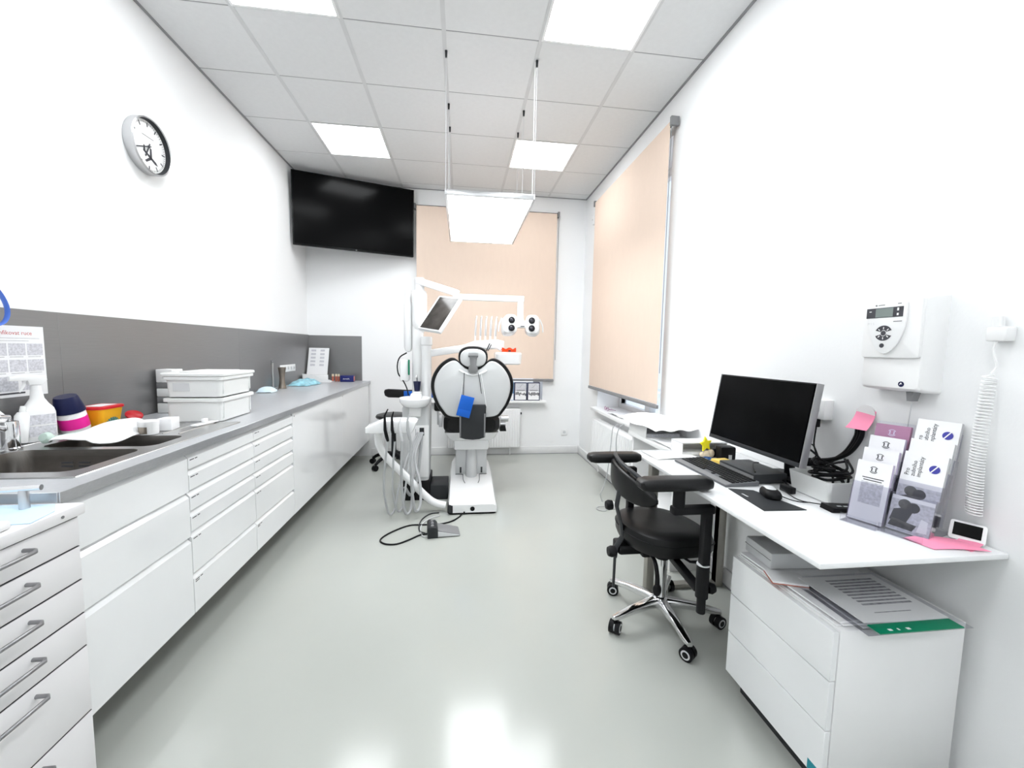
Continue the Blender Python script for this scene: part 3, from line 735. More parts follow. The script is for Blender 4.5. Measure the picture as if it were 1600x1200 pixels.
for s_ in (-1, 1):
    part('shell_crease', B('enamel').tube([TB @ Vector((s_*.070, -.013, .375)), TB @ Vector((s_*.085, -.0135, .28)), TB @ Vector((s_*.115, -.0135, .10)), TB @ Vector((s_*.12, -.012, .02))], .004, 8, smooth=4), sh_)
part('neck_rim', B('enamel').tube([TB @ Vector((x, -.010, z)) for x, z in ((-.12, .395), (-.06, .365), (0, .352), (.06, .365), (.12, .395))], .010, 8, smooth=4), sh_)
# headrest
def oval(rx, rz, cz, y, n=28): return [TB @ Vector((rx*(abs(cos(2*pi*k/n))**.8)*(1 if cos(2*pi*k/n) >= 0 else -1), y, cz+rz*(abs(sin(2*pi*k/n))**.8)*(1 if sin(2*pi*k/n) >= 0 else -1))) for k in range(n)]
hr = part('headrest', B('leather').loft([oval(.110, .078, .507, -.005), oval(.124, .090, .507, .0), oval(.128, .094, .507, .02), oval(.122, .088, .507, .05), oval(.09, .06, .507, .062)]), ch)
part('headrest_shell', B('shell').loft([oval(.09, .06, .500, -.024), oval(.106, .074, .500, -.018), oval(.112, .080, .500, -.004)]), hr)
part('headrest_bracket', B('mgrey').prism([(-.042, .535), (.042, .535), (.042, .512), (.03, .505), (.026, .44), (.038, .43), (.04, .385), (.02, .372), (-.02, .372), (-.04, .385), (-.038, .43), (-.026, .44), (-.03, .505), (-.042, .512)], -.034, -.018, 'y', .003, M=TB), ch, 'grey metal bracket joining headrest to backrest')
part('bracket_bar', B('alu').prism(rrect(.085, .022, .004, 3, 0, .535), -.040, -.0345, 'y', M=TB), ch)
# dark cover at the foot of the back
part('rear_cover', B('dgrey').prism([(-.112, -.195), (-.118, .08), (-.112, .095), (.112, .095), (.118, .08), (.112, -.195), (.06, -.212), (0, -.217), (-.06, -.212)], -.055, -.015, 'y', .006, M=TB), ch)
for s_ in (-1, 1): part('cover_edge', B('mgrey').box(s_*.106-.006, s_*.106+.006, -.0565, -.0545, -.19, .02, M=TB), ch)
# armrest pivots
part('pivot_disc', B('lgrey').cyl((-.305, .55, .70), (-.275, .55, .70), .065), ch)
part('pivot_knob', B('leather').box(-.35, -.275, .50, .60, .79, .88, .02), ch)
part('pivot_arm', B('lgrey').box(-.322, -.306, .52, .58, .66, .80, .006), ch)
part('pivot_drum', B('alu').cyl((.275, .55, .715), (.35, .55, .715), .030).cyl((.275, .55, .66), (.325, .55, .66), .022), ch)
part('pivot_foot', B('black').prism([(.27, .60), (.33, .60), (.32, .65), (.28, .65)], .50, .60, 'y'), ch)
# bib: blue card on two cords
bb = thing('blue_bib', 'bright blue card hanging by dark cords over the chair back', 'card', (1.865, 3.515, 1.02))
def onb(x, z, y=-.021): return Vector((1.935, 3.3, 0))+(TB @ Vector((x, y, z)))-Vector((1.865, 3.515, 1.02))
part('cord', B('dgrey').tube([onb(-.075, .372), onb(-.078, .29), onb(-.080, .20, -.03), onb(-.08, .165, -.062)], .003, 6, smooth=4), bb)
part('cord', B('dgrey').tube([onb(.045, .37), onb(.06, .30), onb(.068, .24), onb(.076, .19)], .003, 6, smooth=4), bb)
TBb = Matrix.Translation((.005, -.028, -.14)) @ Matrix.Rotation(rad(14), 4, 'Y') @ Matrix.Rotation(rad(4), 4, 'X')
part('card', B('blue').box(-.058, .058, -.003, .003, -.09, .095, .001, M=TBb), bb)
part('card_pocket', B('blue').box(-.055, .055, -.006, -.0032, -.088, -.03, .001, M=TBb), bb)

# ================================================================== dental unit
UX = 1.435
un = thing('dental_unit', 'tall white dental unit column with spittoon, screen arm and lamp', 'dental unit', (UX, 3.80, 0))
part('foot', B('black').box(-.115, .125, -.15, .20, 0, .185, .012), un)
part('foot_link', B('dgrey').box(.1255, .285, -.14, .14, 0, .135, .008), un)
cb = B('shell'); cb.loft([[Vector((p[0], p[1], z)) for p in rrect(w_, d_, .035, 5)] for z, w_, d_ in ((.186, .225, .30), (.55, .235, .31), (.84, .24, .32), (.86, .22, .30))])
part('column', cb, un)
part('column_door', B('white').box(-.06, .115, -.162, -.154, .22, .69, .004), un)
part('door_seam', B('mgrey').box(.0, .003, -.1635, -.1619, .25, .66), un)
part('column_vent', B('dgrey').box(.035, .075, -.166, -.160, .60, .67, .002), un)
part('filter_box', B('white').box(-.05, .05, -.20, -.152, .775, .862, .006), un)
part('filter_slot', B('dgrey').box(-.05, .05, -.2015, -.199, .853, .857), un)
part('spittoon', B('enamel').lathe([(0, .855), (.06, .857), (.105, .873), (.130, .905), (.136, .938), (.132, .944), (.125, .938), (.10, .91), (0, .89)], 36, c=(0, -.19, 0)), un)
part('cup_shelf', B('enamel').box(-.05, .05, -.15, -.02, .86, .975, .02).lathe([(0, .975), (.04, .975), (.04, .990), (0, .990)], 24, c=(.008, -.10, 0)), un)
part('cup_filler', B('chrome').tube([(.0, -.03, 1.0), (.0, -.04, 1.115), (.0, -.075, 1.13), (.0, -.085, 1.11)], .008, 10, smooth=4), un)
part('main_pole', B('enamel').lathe([(0, .86), (.052, .86), (.052, 1.56), (.045, 1.60), (0, 1.60)], 24, c=(.0, .05, 0)), un)
part('upper_housing', B('enamel').lathe([(0, 1.50), (.03, 1.505), (.060, 1.55), (.068, 1.62), (.068, 1.86), (.06, 1.89), (.045, 1.90), (.045, 2.00), (.04, 2.01), (0, 2.01)], 28, c=(.015, .05, 0)), un)
part('side_post', B('enamel').lathe([(0, 1.335), (.025, 1.345), (.038, 1.38), (.038, 1.78), (.030, 1.80), (.030, 1.90), (0, 1.905)], 22, c=(-.09, .08, 0)), un)
part('cable', B('black').tube([(-.10, .04, 1.33), (-.155, .0, 1.29), (-.175, -.02, 1.22), (-.165, -.03, 1.14), (-.13, -.03, 1.09), (-.09, -.06, 1.02), (-.07, -.08, .95)], .006, 8, smooth=5), un)
part('bottle_holder', B('enamel').box(-.155, -.07, -.04, .05, 1.07, 1.27, .02), un)
part('bottle_grip', B('greenfolder').box(-.078, -.062, -.055, -.035, 1.13, 1.27, .006), un)
part('tray_post', B('enamel').lathe([(0, .86), (.045, .86), (.045, 1.40), (.052, 1.405), (.052, 1.47), (.045, 1.48), (0, 1.48)], 24, c=(.085, -.03, 0)), un)
# screen arm, screen
def boxbeam(p0, p1, w_, h_, m_='enamel', bev=.008):
    p0, p1 = Vector(p0), Vector(p1); d = p1-p0
    M = frame(p0, d, (-d.y, d.x, 0) if abs(d.x)+abs(d.y) > 1e-4 else (0, 1, 0))
    return B(m_).box(0, d.length, -w_/2, w_/2, -h_/2, h_/2, bev, M=M)
part('screen_arm', boxbeam((.0, .04, 1.985), (.365, -.09, 1.865), .07, .06), un)
part('lamp_arm', boxbeam((.34, -.06, 1.838), (.965, -.06, 1.838), .05, .052), un)
lp = part('lamp_post', B('enamel').tube([(.935, -.06, 1.86), (.935, -.06, 1.70), (.94, -.07, 1.60)], [.03, .028, .03], 16), un)
for s_ in (-1, 1):
    hd = part('lamp_head', B('enamel').loft([[Vector((.938+s_*(x0+p[0]), y, 1.61+dz+p[1])) for p in rrect(w_, h_, min(w_, h_)*.35, 5)] for y, x0, dz, w_, h_ in ((-.13, .098, .0, .085, .125), (-.12, .100, .0, .12, .165), (-.06, .11, -.02, .14, .17), (-.02, .12, -.05, .10, .12))]), un)
    for zz in (1.642, 1.572):
        ln = part('lamp_lens', B('black').lathe([(0, 0), (.027, 0), (.029, -.004), (.029, .012), (0, .012)], 24, M=Matrix.Translation((.938+s_*.092, -.132, zz)) @ Matrix.Rotation(rad(-90), 4, 'X')), hd)
        part('lens_glass', B('lens').lathe([(0, .0), (.02, .0), (.014, .006), (0, .008)], 20, M=Matrix.Translation((.938+s_*.092, -.132, zz)) @ Matrix.Rotation(rad(90), 4, 'X')), ln)
    part('lamp_grip', B('lgrey').tube([(.938+s_*.175, -.07, 1.66), (.938+s_*.20, -.08, 1.60), (.938+s_*.205, -.09, 1.54)], .006, 8, smooth=3), hd)
part('lamp_bridge', B('enamel').box(.84, 1.035, -.12, -.05, 1.575, 1.64, .015), un)
part('lamp_mark', B('dgrey').box(.93, .965, -.1215, -.1195, 1.585, 1.592), un)
# tilted screen (own plane)
cc = U(686.5, 489, 'y', 3.60)-Vector((UX, 3.8, 0)); kpx = 3.52/FPX
wx = (_r*33-_u*7.5-_fw*22.5)*kpx; hy = (_r*27+_u*51.5+_fw*22.5)*kpx       # slanting screen turned up and to the left
TS = frame(cc, wx, hy); ww, hh = wx.length, hy.length
part('screen_body', B('enamel').box(-ww/2-.030, ww/2+.008, -hh/2-.012, hh/2+.022, -.045, -.0015, .010, M=TS), un)
part('screen_glass', B('monscreen').box(-ww/2, ww/2, -hh/2, hh/2, -.001, .0015, M=TS), un, 'dark glossy treatment screen')
part('screen_joint', boxbeam((.365, -.09, 1.865), cc+TS.to_3x3() @ Vector((0, .08, -.045)), .05, .04), un)
part('screen_cable', B('white').tube([cc+TS.to_3x3() @ Vector((-.02, -.15, -.03)), (.10, -.1, 1.53), (.04, -.02, 1.55)], .006, 8, smooth=4), un)
# delivery arm and head
part('delivery_arm', boxbeam((.08, -.03, 1.325), (.60, .12, 1.41), .07, .065), un)
dh = part('delivery_head', B('enamel').loft([[Vector((p[0]+.84, .10+p[1], z)) for p in rrect(w_, d_, .04, 5)] for z, w_, d_ in ((1.235, .20, .24), (1.245, .235, .28), (1.335, .245, .30), (1.348, .23, .28))]), un)
part('head_mark', B('mgrey').box(.79, .845, -.0435, -.0405, 1.315, 1.321), dh)
part('instrument_bridge', B('enamel').loft([[Vector((x, .13+p[0], zc+p[1])) for p in rrect(.12, h_, .02, 4)] for x, zc, h_ in ((.44, 1.385, .07), (.52, 1.41, .085), (.74, 1.425, .09), (.80, 1.40, .11))]), un)
for k in range(5):
    x = .53+k*.048
    wp = part('instrument_whip', B('enamel').tube([(x, .16, 1.44), (x+.002, .18, 1.56), (x+.008, .17, 1.66), (x+.012, .12, 1.685)], [.009, .008, .006, .006], 10, smooth=4), un)
    part('handpiece', B('alu').tube([(x+.012, .115, 1.68), (x+.006, .09, 1.63), (x, .085, 1.50)], [.0055, .009, .008], 10), wp)
    part('whip_hose', B('white').tube([(x, .085, 1.50), (x-.004, .07, 1.44), (x, .12, 1.40)], .005, 8, smooth=3), wp)
part('foil_clip', B('dgrey').tube([(.63, -.0, 1.36), (.66, -.0, 1.43)], .005, 8).tube([(.645, 0, 1.36), (.675, 0, 1.42)], .004, 8), un)
# assistant tray on its swivel tube
part('swivel_tube', B('enamel').tube([(.275, -.42, .055), (.20, -.42, .075), (.12, -.42, .13), (-.05, -.42, .31), (-.20, -.42, .47), (-.258, -.44, .58), (-.262, -.46, .70)], .031, 18, smooth=6), un)
at = part('assistant_tray', B('enamel').prism([(-.33, .715), (.02, .715), (.055, .80), (.03, .815), (-.20, .815), (-.33, .76)], -.62, -.44, 'y', .012), un)
for k, (x, m_, zt) in enumerate(((-.175, 'black', .91), (-.122, 'black', .89), (-.068, 'lgrey', .84), (-.005, 'hose', .88))):
    a = .03 if k == 0 else 0
    part('suction_handle', B(m_).tube([(x+.01+a*.4, -.640, zt), (x-.002, -.645, zt-.05), (x, -.646, .75), (x+.012, -.640, .69), (x+.018, -.632, .66)], [.004, .008, .012, .013, .010], 12), at)
    part('instrument_clip', B('lgrey').box(x-.014, x+.016, -.634, -.618, .735, .765, .003), at)
    lo = .06+.02*(k % 2)
    part('suction_hose', B('hose').tube([(x+.018, -.632, .66), (x-.01+.01*k, -.62, .45), (x-.02+.015*k, -.60, .25), (x+.01+.012*k, -.57, lo), (x+.05+.01*k, -.53, lo+.02), (x+.075, -.46, .25), (-.05+.02*k, -.30, .45), (.02+.015*k, -.175, .63)], .011 if k > 1 else .008, 10, smooth=6), at)
part('front_hose', B('hose').tube([(.055, -.168, .62), (.045, -.19, .45), (.02, -.24, .22), (-.02, -.33, .12), (-.07, -.36, .20)], .013, 10, smooth=5), un)
# cup and goggles
o = thing('water_cup', 'small navy plastic cup standing on the spittoon shelf', 'cup', (UX+.008, 3.70, .9905))
part('cup', B('navy').lathe([(0, 0), (.022, 0), (.024, .003), (.034, .085), (.036, .087), (.033, .087), (.023, .006), (0, .005)], 24), o)
o = thing('protective_goggles', 'orange protective glasses lying on the white instrument head', 'glasses', (UX+.84, 3.82, 1.3505))
part('lens', B('orange').sheet(lambda u, v: (-.065+.13*u, -.03-.04*sin(pi*u)+.0, .004+.04*v*(1-.35*abs(sin(2*pi*u))**3)), 20, 5, .003), o)
for s_ in (-1, 1): part('temple', B('red').tube([(s_*.065, -.03, .025), (s_*.068, .03, .022), (s_*.06, .09, .012)], .004, 8), o)
part('nose_bridge', B('dgrey').box(-.012, .012, -.078, -.068, .008, .02, .003), o)

# ================================================================== foot pedal
fp = thing('foot_pedal', 'black and grey foot control pedal with looping cables on the floor', 'pedal', (1.60, 2.885, 0), rad(6))
part('housing', B('dgrey').prism([(0, 0), (.075, 0), (.075, .062), (.06, .08), (.012, .085), (0, .07)], 0, .15, 'y', .005), fp)
part('treadle', B('mgrey').prism([(.076, .004), (.235, .002), (.235, .012), (.076, .055)], .006, .145, 'y', .003), fp)
part('treadle_side', B('lgrey').prism([(.076, .010), (.23, .006), (.23, .011), (.076, .048)], .002, .0055, 'y'), fp)
for k, (y, z) in enumerate(((.03, .083), (.07, .084), (.11, .083))):
    part('button', B('mgrey').lathe([(0, 0), (.012, 0), (.010, .007), (0, .008)], 14, c=(.036, y, z)), fp)
def fpath(pts, z=.006): return [U(*p, 'z', z) for p in pts]
inv = Matrix.Rotation(rad(-6), 3, 'Z')
def fl(pts): return [inv @ (p-Vector((1.60, 2.885, 0))) for p in pts]
part('cable', B('black').tube(fl(fpath([(721, 803), (717, 808), (704, 815), (685, 819), (662, 820), (640, 821), (617, 829), (600, 838), (594, 845), (602, 850), (620, 850), (640, 843), (656, 836), (668, 834)])), .006, 8, smooth=5), fp)
part('cable', B('dgrey').tube(fl(fpath([(686, 801), (672, 803), (660, 811), (655, 821), (656, 830), (664, 833)])), .005, 8, smooth=5), fp)
part('cable', B('lgrey').tube(fl(fpath([(686, 806), (672, 810), (660, 818), (657, 830), (661, 838), (668, 838)])), .004, 8, smooth=5), fp)

# ================================================================== stool behind the unit
sl = thing('doctor_stool', 'black wheeled stool with curved lumbar bar behind the dental unit', 'stool', (1.06, 4.80, 0))
part('seat', B('leather').lathe([(0, .555), (.16, .555), (.19, .565), (.20, .58), (.19, .600), (.15, .61), (0, .61)], 36), sl)
part('column', B('dgrey').cyl((0, 0, .10), (0, 0, .555), .03, .025), sl)
for k in range(5):
    a = rad(160+72*k); ca, sa = cos(a), sin(a)
    lg = part('base_arm', B('black').tube([(0, 0, .14), (ca*.12, sa*.12, .135), (ca*.22, sa*.22, .10), (ca*.27, sa*.27, .065)], [.026, .022, .018, .016], 10, smooth=3), sl)
    part('caster', B('black').cyl((ca*.275-sa*.022, sa*.275+ca*.022, .031), (ca*.275+sa*.022, sa*.275-ca*.022, .031), .031, n=18), lg)
part('bar_upright', B('black').tube([(.10, -.10, .56), (.16, -.20, .60), (.20, -.24, .72), (.20, -.24, .86)], .012, 10, smooth=4), sl)
part('lumbar_bar', B('leather').loft([[Vector((x, -.26+.10*((x-.20)/.3)**2+p[0], zc+p[1])) for p in rrect(.04, h_, .018, 4)] for x, zc, h_ in ((-.07, .885, .02), (-.06, .875, .07), (-.02, .872, .095), (.2, .872, .09), (.44, .872, .08))]), sl)
part('bar_trim', B('blue').box(.155, .245, -.288, -.2805, .85, .905, .003).box(.40, .475, -.27, -.22, .83, .91, .006), sl, 'blue plastic trim of the lumbar bar')
# ================================================================== desk
DZ = .815; DX0 = 2.803; DY0, DY1 = .945, 2.198
dk = thing('desk', 'long white desk with grey metal loop legs along the right wall', 'desk', (DX0, DY0, 0)); DW = WR-.003-DX0; DL = DY1-DY0
part('desk_top', B('gloss').box(0, DW, 0, DL, DZ-.017, DZ, .003), dk)
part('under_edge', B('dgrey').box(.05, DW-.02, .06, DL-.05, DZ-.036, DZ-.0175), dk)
def loop(y): 
    b = B('legmetal'); x0, x1, t = .10, DW-.035, .022
    b.box(x0, x0+.045, y-t, y+t, .0, DZ-.037, .003).box(x1-.045, x1, y-t, y+t, .0, DZ-.037, .003)
    b.box(x0+.045, x1-.045, y-t, y+t, .0, .028, .003).box(x0+.045, x1-.045, y-t, y+t, DZ-.067, DZ-.037, .003); return b
part('loop_leg', loop(DL-.05), dk)
part('wall_bracket', B('dgrey').box(DW-.05, DW, .25, .30, .74, DZ-.037), dk)
# pedestal
pd = thing('desk_pedestal', 'white three-drawer pedestal cabinet standing under the desk end', 'cabinet', (2.925, 1.0, 0)); PW = .45; PZ = .57
part('body', B('white').box(.021, .455, 0, PW, .075, PZ, .002), pd)
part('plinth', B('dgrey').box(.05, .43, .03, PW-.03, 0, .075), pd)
zs = [PZ-.001, .411, .251, .078]
for k in range(3): part('drawer', B('gloss').box(0, .019, .001, PW-.001, zs[k+1]+.0015, zs[k]-.0015, .0012, 1), pd)
part('teal_tag', B('tealtag').box(-.0006, 0, .015, .05, .082, .115), pd)
# things on the pedestal
o = thing('grey_case', 'flat light grey equipment case lying on the pedestal', 'case', (2.965, 1.30, PZ+.019), rad(-4))
part('case_body', B('lgrey').box(0, .33, 0, .15, .002, .062, .006), o)
part('case_lid_line', B('mgrey').box(-.001, .3305, .003, .1505, .034, .036), o)
for k, (a, x, y, rz) in enumerate(((0, 2.955, 1.02, 3), (1, 2.965, 1.01, -2), (2, 2.958, 1.015, 6))):
    one('paper_stack', B('paper').sheet(lambda u, v: (.34*u, .42*v, .0008*sin(3*u+k)), 6, 6, .005), ['lowest sheaf of loose papers on the pedestal', 'middle sheaf of loose papers on the pedestal', 'topmost sheaf of loose papers under the printed page'][k], 'papers', (x, y, PZ+.001+.0062*k), rad(rz*.3))
o = thing('red_booklet', 'small red-edged white booklet sticking out over the pedestal drawers', 'booklet', (2.92, 1.255, PZ+.0195), rad(-20))
part('pages', B('paper').box(0, .11, -.04, .04, .0035, .011, .001), o)
part('cover', B('vialred').box(-.002, .112, -.041, .041, .001, .0034), o)
o = thing('folder', 'clear document folder with green binding strip and printed page on top', 'folder', (2.96, .955, PZ+.0215), rad(0))
Mf = Matrix.Rotation(rad(.3), 4, 'X')
part('green_spine', B('greenfolder').box(.06, .34, -.004, .035, .0, .0022, M=Mf), o)
part('sleeve', B('acrylic').box(.02, .37, -.006, .29, -.0012, -.0004, M=Mf), o)
part('page', B('paper').sheet(lambda u, v: (.05+.29*u, .036+.235*v, .003+.010*max(0, .4-u)), 8, 6, .002, M=Mf), o)
pr = B('printgrey')
for k in range(9): pr.box(.09, .31, .24-k*.016, .248-k*.016, .0058, .0062, M=Mf)
pr.box(.12, .26, .075, .078, .0058, .0062, M=Mf)
part('print', pr, o)
part('spine_punch', B('white').box(.10, .112, .004, .012, .0023, .0026, M=Mf).box(.13, .136, .004, .012, .0023, .0026, M=Mf).box(.16, .172, .004, .012, .0023, .0026, M=Mf), o)
# monitor
mn = thing('computer_monitor', 'black flat computer monitor with silver edge standing on the desk', 'monitor', (3.13, 1.65, DZ))
Mm = Matrix.Translation((-.02, 0, .135)) @ Matrix.Rotation(rad(8.5), 4, 'Y')
hw = .282; hh = .328
part('housing', B('black').box(.006, .03, -hw, hw, 0, hh, .003, M=Mm).box(.03, .05, -.15, .15, .05, .25, .008, M=Mm), mn)
part('screen', B('screen').box(.0, .0062, -hw+.006, hw-.006, .018, hh-.006, M=Mm), mn)
part('lower_bezel', B('dgrey').box(-.001, .008, -hw, hw, 0, .018, .001, M=Mm), mn)
for y in (-hw-.003, hw-.0005): part('silver_edge', B('silver').box(.0, .03, y, y+.0035, 0, hh, .001, M=Mm), mn)
part('stand_neck', B('black').tube([(.20, 0, .01), (.19, 0, .16), (.07, 0, .28)], .022, 12), mn)
part('stand_foot', B('black').prism(rrect(.125, .22, .03, 5, .200, 0), 0, .012), mn)
# keyboard
kb = thing('keyboard', 'long dark keyboard with grey palm edge on the white desk', 'keyboard', (2.945, 1.548, DZ+.0005), rad(1))
part('deck', B('kbdeck').prism([(0, 0), (.155, 0), (.155, .020), (.03, .013), (0, .008)], 0, .405, 'y', .002), kb)
part('palm_edge', B('mgrey').prism([(.001, .0085), (.029, .0132), (.029, .0142), (.001, .0095)], .004, .40, 'y'), kb)
km = B('black').box(-.0074, .0074, -.0076, .0076, 0, .004, .0012, 1).mesh('key')
for i in range(6):
    for j in range(21):
        if (i == 0 and 4 < j < 11 and j != 7): continue
        x = .042+i*.0195; o = part('key', km, kb); o.location = (x, .016+j*.0187, .0132+(x-.03)*.056)
# mouse + pad + cable
mp_ = thing('mouse_pad', 'thin black mouse pad with a small light mark', 'mouse pad', (2.92, 1.297, DZ+.0003))
part('mat', B('dgrey').prism([(0, 0), (.165, -.005), (.115, .205), (.025, .235)], 0, .0025), mp_)
part('mark', B('lgrey').box(.035, .042, .135, .17, .0026, .003), mp_)
ms = thing('computer_mouse', 'black computer mouse with silver top on the mouse pad', 'mouse', (3.055, 1.432, DZ+.003), rad(-20))
part('shell', B('black').loft([[Vector((p[0]*s_, p[1]*s_, z)) for p in rrect(.062, .105, .028, 6)] for z, s_ in ((0, .93), (.006, 1), (.018, .97), (.027, .82), (.031, .6))]), ms)
part('top_plate', B('lgrey').loft([[Vector((p[0]*s_, .01+p[1]*s_, z)) for p in rrect(.045, .07, .02, 6)] for z, s_ in ((.029, .9), (.0325, .75), (.034, .4))]), ms)
part('cable', B('black').tube([(.03, -.01, .008), (.06, -.04, .004), (.09, -.05, .003), (.12, -.045, .003)], .0022, 6, smooth=5), ms)
# small computer
tc_ = thing('mini_computer', 'flat dark mini computer lying on the desk below the monitor', 'computer', (3.092, 1.572, DZ+.0005), rad(1))
part('case', B('dgrey').box(0, .16, 0, .235, .003, .045, .004), tc_)
part('side_stripe', B('mgrey').box(-.0008, .0, .004, .23, .006, .036), tc_)
part('cable', B('black').tube([(.16, .06, .02), (.13, -.03, .012), (.11, -.07, .01), (.09, -.10, .012)], .004, 6, smooth=5).tube([(.02, .02, .0495), (.05, .07, .056), (.10, .13, .058), (.15, .16, .0495)], .003, 6, smooth=5), tc_)
part('plug', B('black').box(.06, .085, -.13, -.07, .001, .028, .004), tc_)
# remote / card reader
rm = thing('card_reader', 'small black card reader lying beside the cable bin', 'card reader', (3.215, 1.285, DZ+.0005), rad(-5))
part('body', B('black').prism([(-.055, 0), (.055, 0), (.05, .014), (-.05, .018)], -.03, .03, 'y', .003), rm)
part('keys', B('lgrey').box(-.02, -.005, -.012, -.004, .0172, .0178).box(.005, .02, -.012, -.004, .016, .0168), rm)
part('cable', B('black').tube([(-.04, .03, .008), (-.09, .09, .004), (-.10, .18, .02)], .002, 6, smooth=5), rm)
# cable bin
cbn = thing('cable_bin', 'low white plastic bin full of black cables against the wall', 'bin', (3.305, 1.425, DZ+.0005))
def ringc(w_, l_, z): return [Vector((p[0], p[1], z)) for p in rrect(w_, l_, .015, 4)]
part('tub', B('bin').loft([ringc(.17, .17, 0), ringc(.18, .18, .004), ringc(.20, .20, .085), ringc(.192, .192, .085), ringc(.172, .172, .008)]), cbn)
part('grip_slot', B('mgrey').box(.02, .07, -.1012, -.0998, .055, .07), cbn)
random.seed(11)
for k in range(7):
    a0 = random.uniform(0, 6); r_ = random.uniform(.045, .075)
    pts = [(r_*cos(a0+t*1.1), r_*sin(a0+t*1.1)*.9, .05+.012*t+.03*random.random()) for t in range(7)]
    part('coiled_cable', B('black').tube(pts, .0045, 8, smooth=5), cbn)
# cables from wall to bin
wc = thing('wall_cables', 'thick bundle of black cables sweeping from the wall under the pink note', 'cable', (WR-.012, 1.405, 1.105))
for k in range(3):
    d = .010*k
    part('cable', B('black').tube([(-.004, -.008+d, .0), (-.008, -.008+d, -.05), (-.015, .03+d, -.12-.3*d), (-.03, .10+d, -.165-d), (-.05, .20, -.19-d), (-.08, .30+d, -.20)], .0085, 8, smooth=6), wc)
lp_ = thing('loose_cable', 'looped thin black cable hanging from the white wall socket box', 'cable', (WR-.035, 1.585, 1.11))
part('plug', B('black').box(-.010, .010, -.010, .010, -.045, .0, .003), lp_)
part('cord', B('black').tube([(0, 0, -.04), (.0, .005, -.12), (-.01, -.02, -.17), (-.012, .02, -.20), (-.006, .035, -.15), (-.01, .0, -.125), (-.02, -.05, -.18), (-.05, -.10, -.20)], .0032, 7, smooth=6), lp_)
part('cord', B('black').tube([(-.03, .16, -.15), (-.02, .06, -.135), (-.02, -.03, -.16), (-.03, -.12, -.22), (-.05, -.15, -.25)], .0045, 7, smooth=6), lp_)
socket('white surface socket box on the wall behind the monitor', Matrix.Translation((WR, 1.585, 1.145)) @ Matrix.Rotation(-pi/2, 4, 'Z'), 1, 'white', .085, .035)
# pink note
pn = thing('sticky_note', 'curled pink sticky note on the wall above the black cables', 'note', (WR-.002, 1.40, 1.13))
part('note', B('notepink').sheet(lambda u, v: (-.002-.035*v*v-.012*(1-u)*v, .037-.076*u, .037-.074*v), 10, 10, .0012), pn)
part('wall_cap', B('white').prism(circ(.038, 26, 0, .02), -.004, 0.0015, 'x'), pn)
# wall device
wd = thing('wall_device', 'white wall-mounted control box with shield-shaped keypad and small display', 'control box')
wd.matrix_world = frame((WR, 1.372, 1.255), (0, -1, 0), (0, 0, 1))      # x towards the camera along the wall, y up, z into the wall... flipped below
# local: x along wall (towards viewer), y up, z = -x world (into the room)
D = .078; Wd = .214; Hd = .338
bdy = B('white')
bdy.loft([[Vector((p[0], p[1], z)) for p in rrect(w_, h_, .012, 4, Wd/2, Hd/2)] for z, w_, h_ in ((0, Wd, Hd), (D-.03, Wd-.004, Hd-.01), (D-.006, Wd-.012, Hd-.02), (D, Wd-.024, Hd-.032))])
part('housing', bdy, wd)
part('upper_cover', B('white').prism(rrect(Wd-.018, .205, .010, 4, Wd/2-.002, .222), D-.004, D+.010, 'z', .004), wd)
shp = [(.03, .315), (.145, .315), (.158, .29), (.158, .24), (.146, .19), (.122, .15), (.094, .134), (.066, .15), (.042, .19), (.03, .24), (.018, .29)]
kp = part('keypad_plate', B('enamel').prism([(p.x, p.y) for p in spline([Vector((*a, 0)) for a in shp+[shp[0]]], 3)][:-1], D+.0102, D+.0165, 'z', .0015), wd)
zz = D+.0166
part('display_bar', B('print').box(.022, .148, .262, .297, zz, zz+.0008), kp)
part('display', B('lcd').box(.055, .115, .264, .295, zz+.0009, zz+.0014), kp)
part('display_icon', B('white').box(.128, .134, .283, .293, zz+.0009, zz+.0013).box(.128, .134, .267, .275, zz+.0009, zz+.0013).box(.032, .04, .284, .287, zz+.0009, zz+.0013), kp)
for s_ in (1, -1):
    pts = [(.088+.030*cos(rad(a)), .207+s_*(.030*sin(rad(a))-.003)) for a in range(25, 156, 10)]+[(.088+.011*cos(rad(a)), .207+s_*(.011*sin(rad(a))-.0)) for a in range(155, 24, -16)]
    part('button_arc', B('print').prism(pts if s_ > 0 else pts[::-1], zz, zz+.001, 'z'), kp)
    for a in (45, 90, 135):
        part('button_mark', B('white').box(-.0015, .0015, .017, .025, zz+.0011, zz+.0014, M=Matrix.Translation((.088, .207-s_*.003, 0)) @ Matrix.Rotation(rad((a-90) if s_ > 0 else a+90), 4, 'Z')), kp)
part('centre_button', B('print').prism(circ(.0085, 18, .088, .207), zz, zz+.0012), kp)
part('round_button', B('print').prism(circ(.0078, 18, .086, .163), zz, zz+.0012), kp)
text('lettering', 'M I S', .012, Matrix.Translation((.028, .238, zz)), 'lgrey', kp)
part('small_print', B('mgrey').box(.118, .146, .245, .248, zz, zz+.0004).box(.062, .085, .305, .308, zz, zz+.0004).prism(circ(.0035, 10, .055, .3065), zz, zz+.0004).box(.128, .14, .306, .309, zz, zz+.0004), kp)
part('round_logo', B('navy').prism(circ(.0095, 20, .150, .030), D-.0008, D+.001), wd)
part('logo_flash', B('white').prism([(.145, .027), (.151, .031), (.154, .029), (.150, .036), (.146, .031)], D+.0011, D+.0016), wd)
part('cable_gland', B('mgrey').prism([(.15, -.028), (.162, -.028), (.170, .004), (.146, .004)], .02, .05), wd)
part('outlet_wire', B('lgrey').tube([(.156, -.026, .035), (.15, -.06, .03), (.14, -.10, .02), (.13, -.16, .012)], .0018, 6, smooth=4), wd)
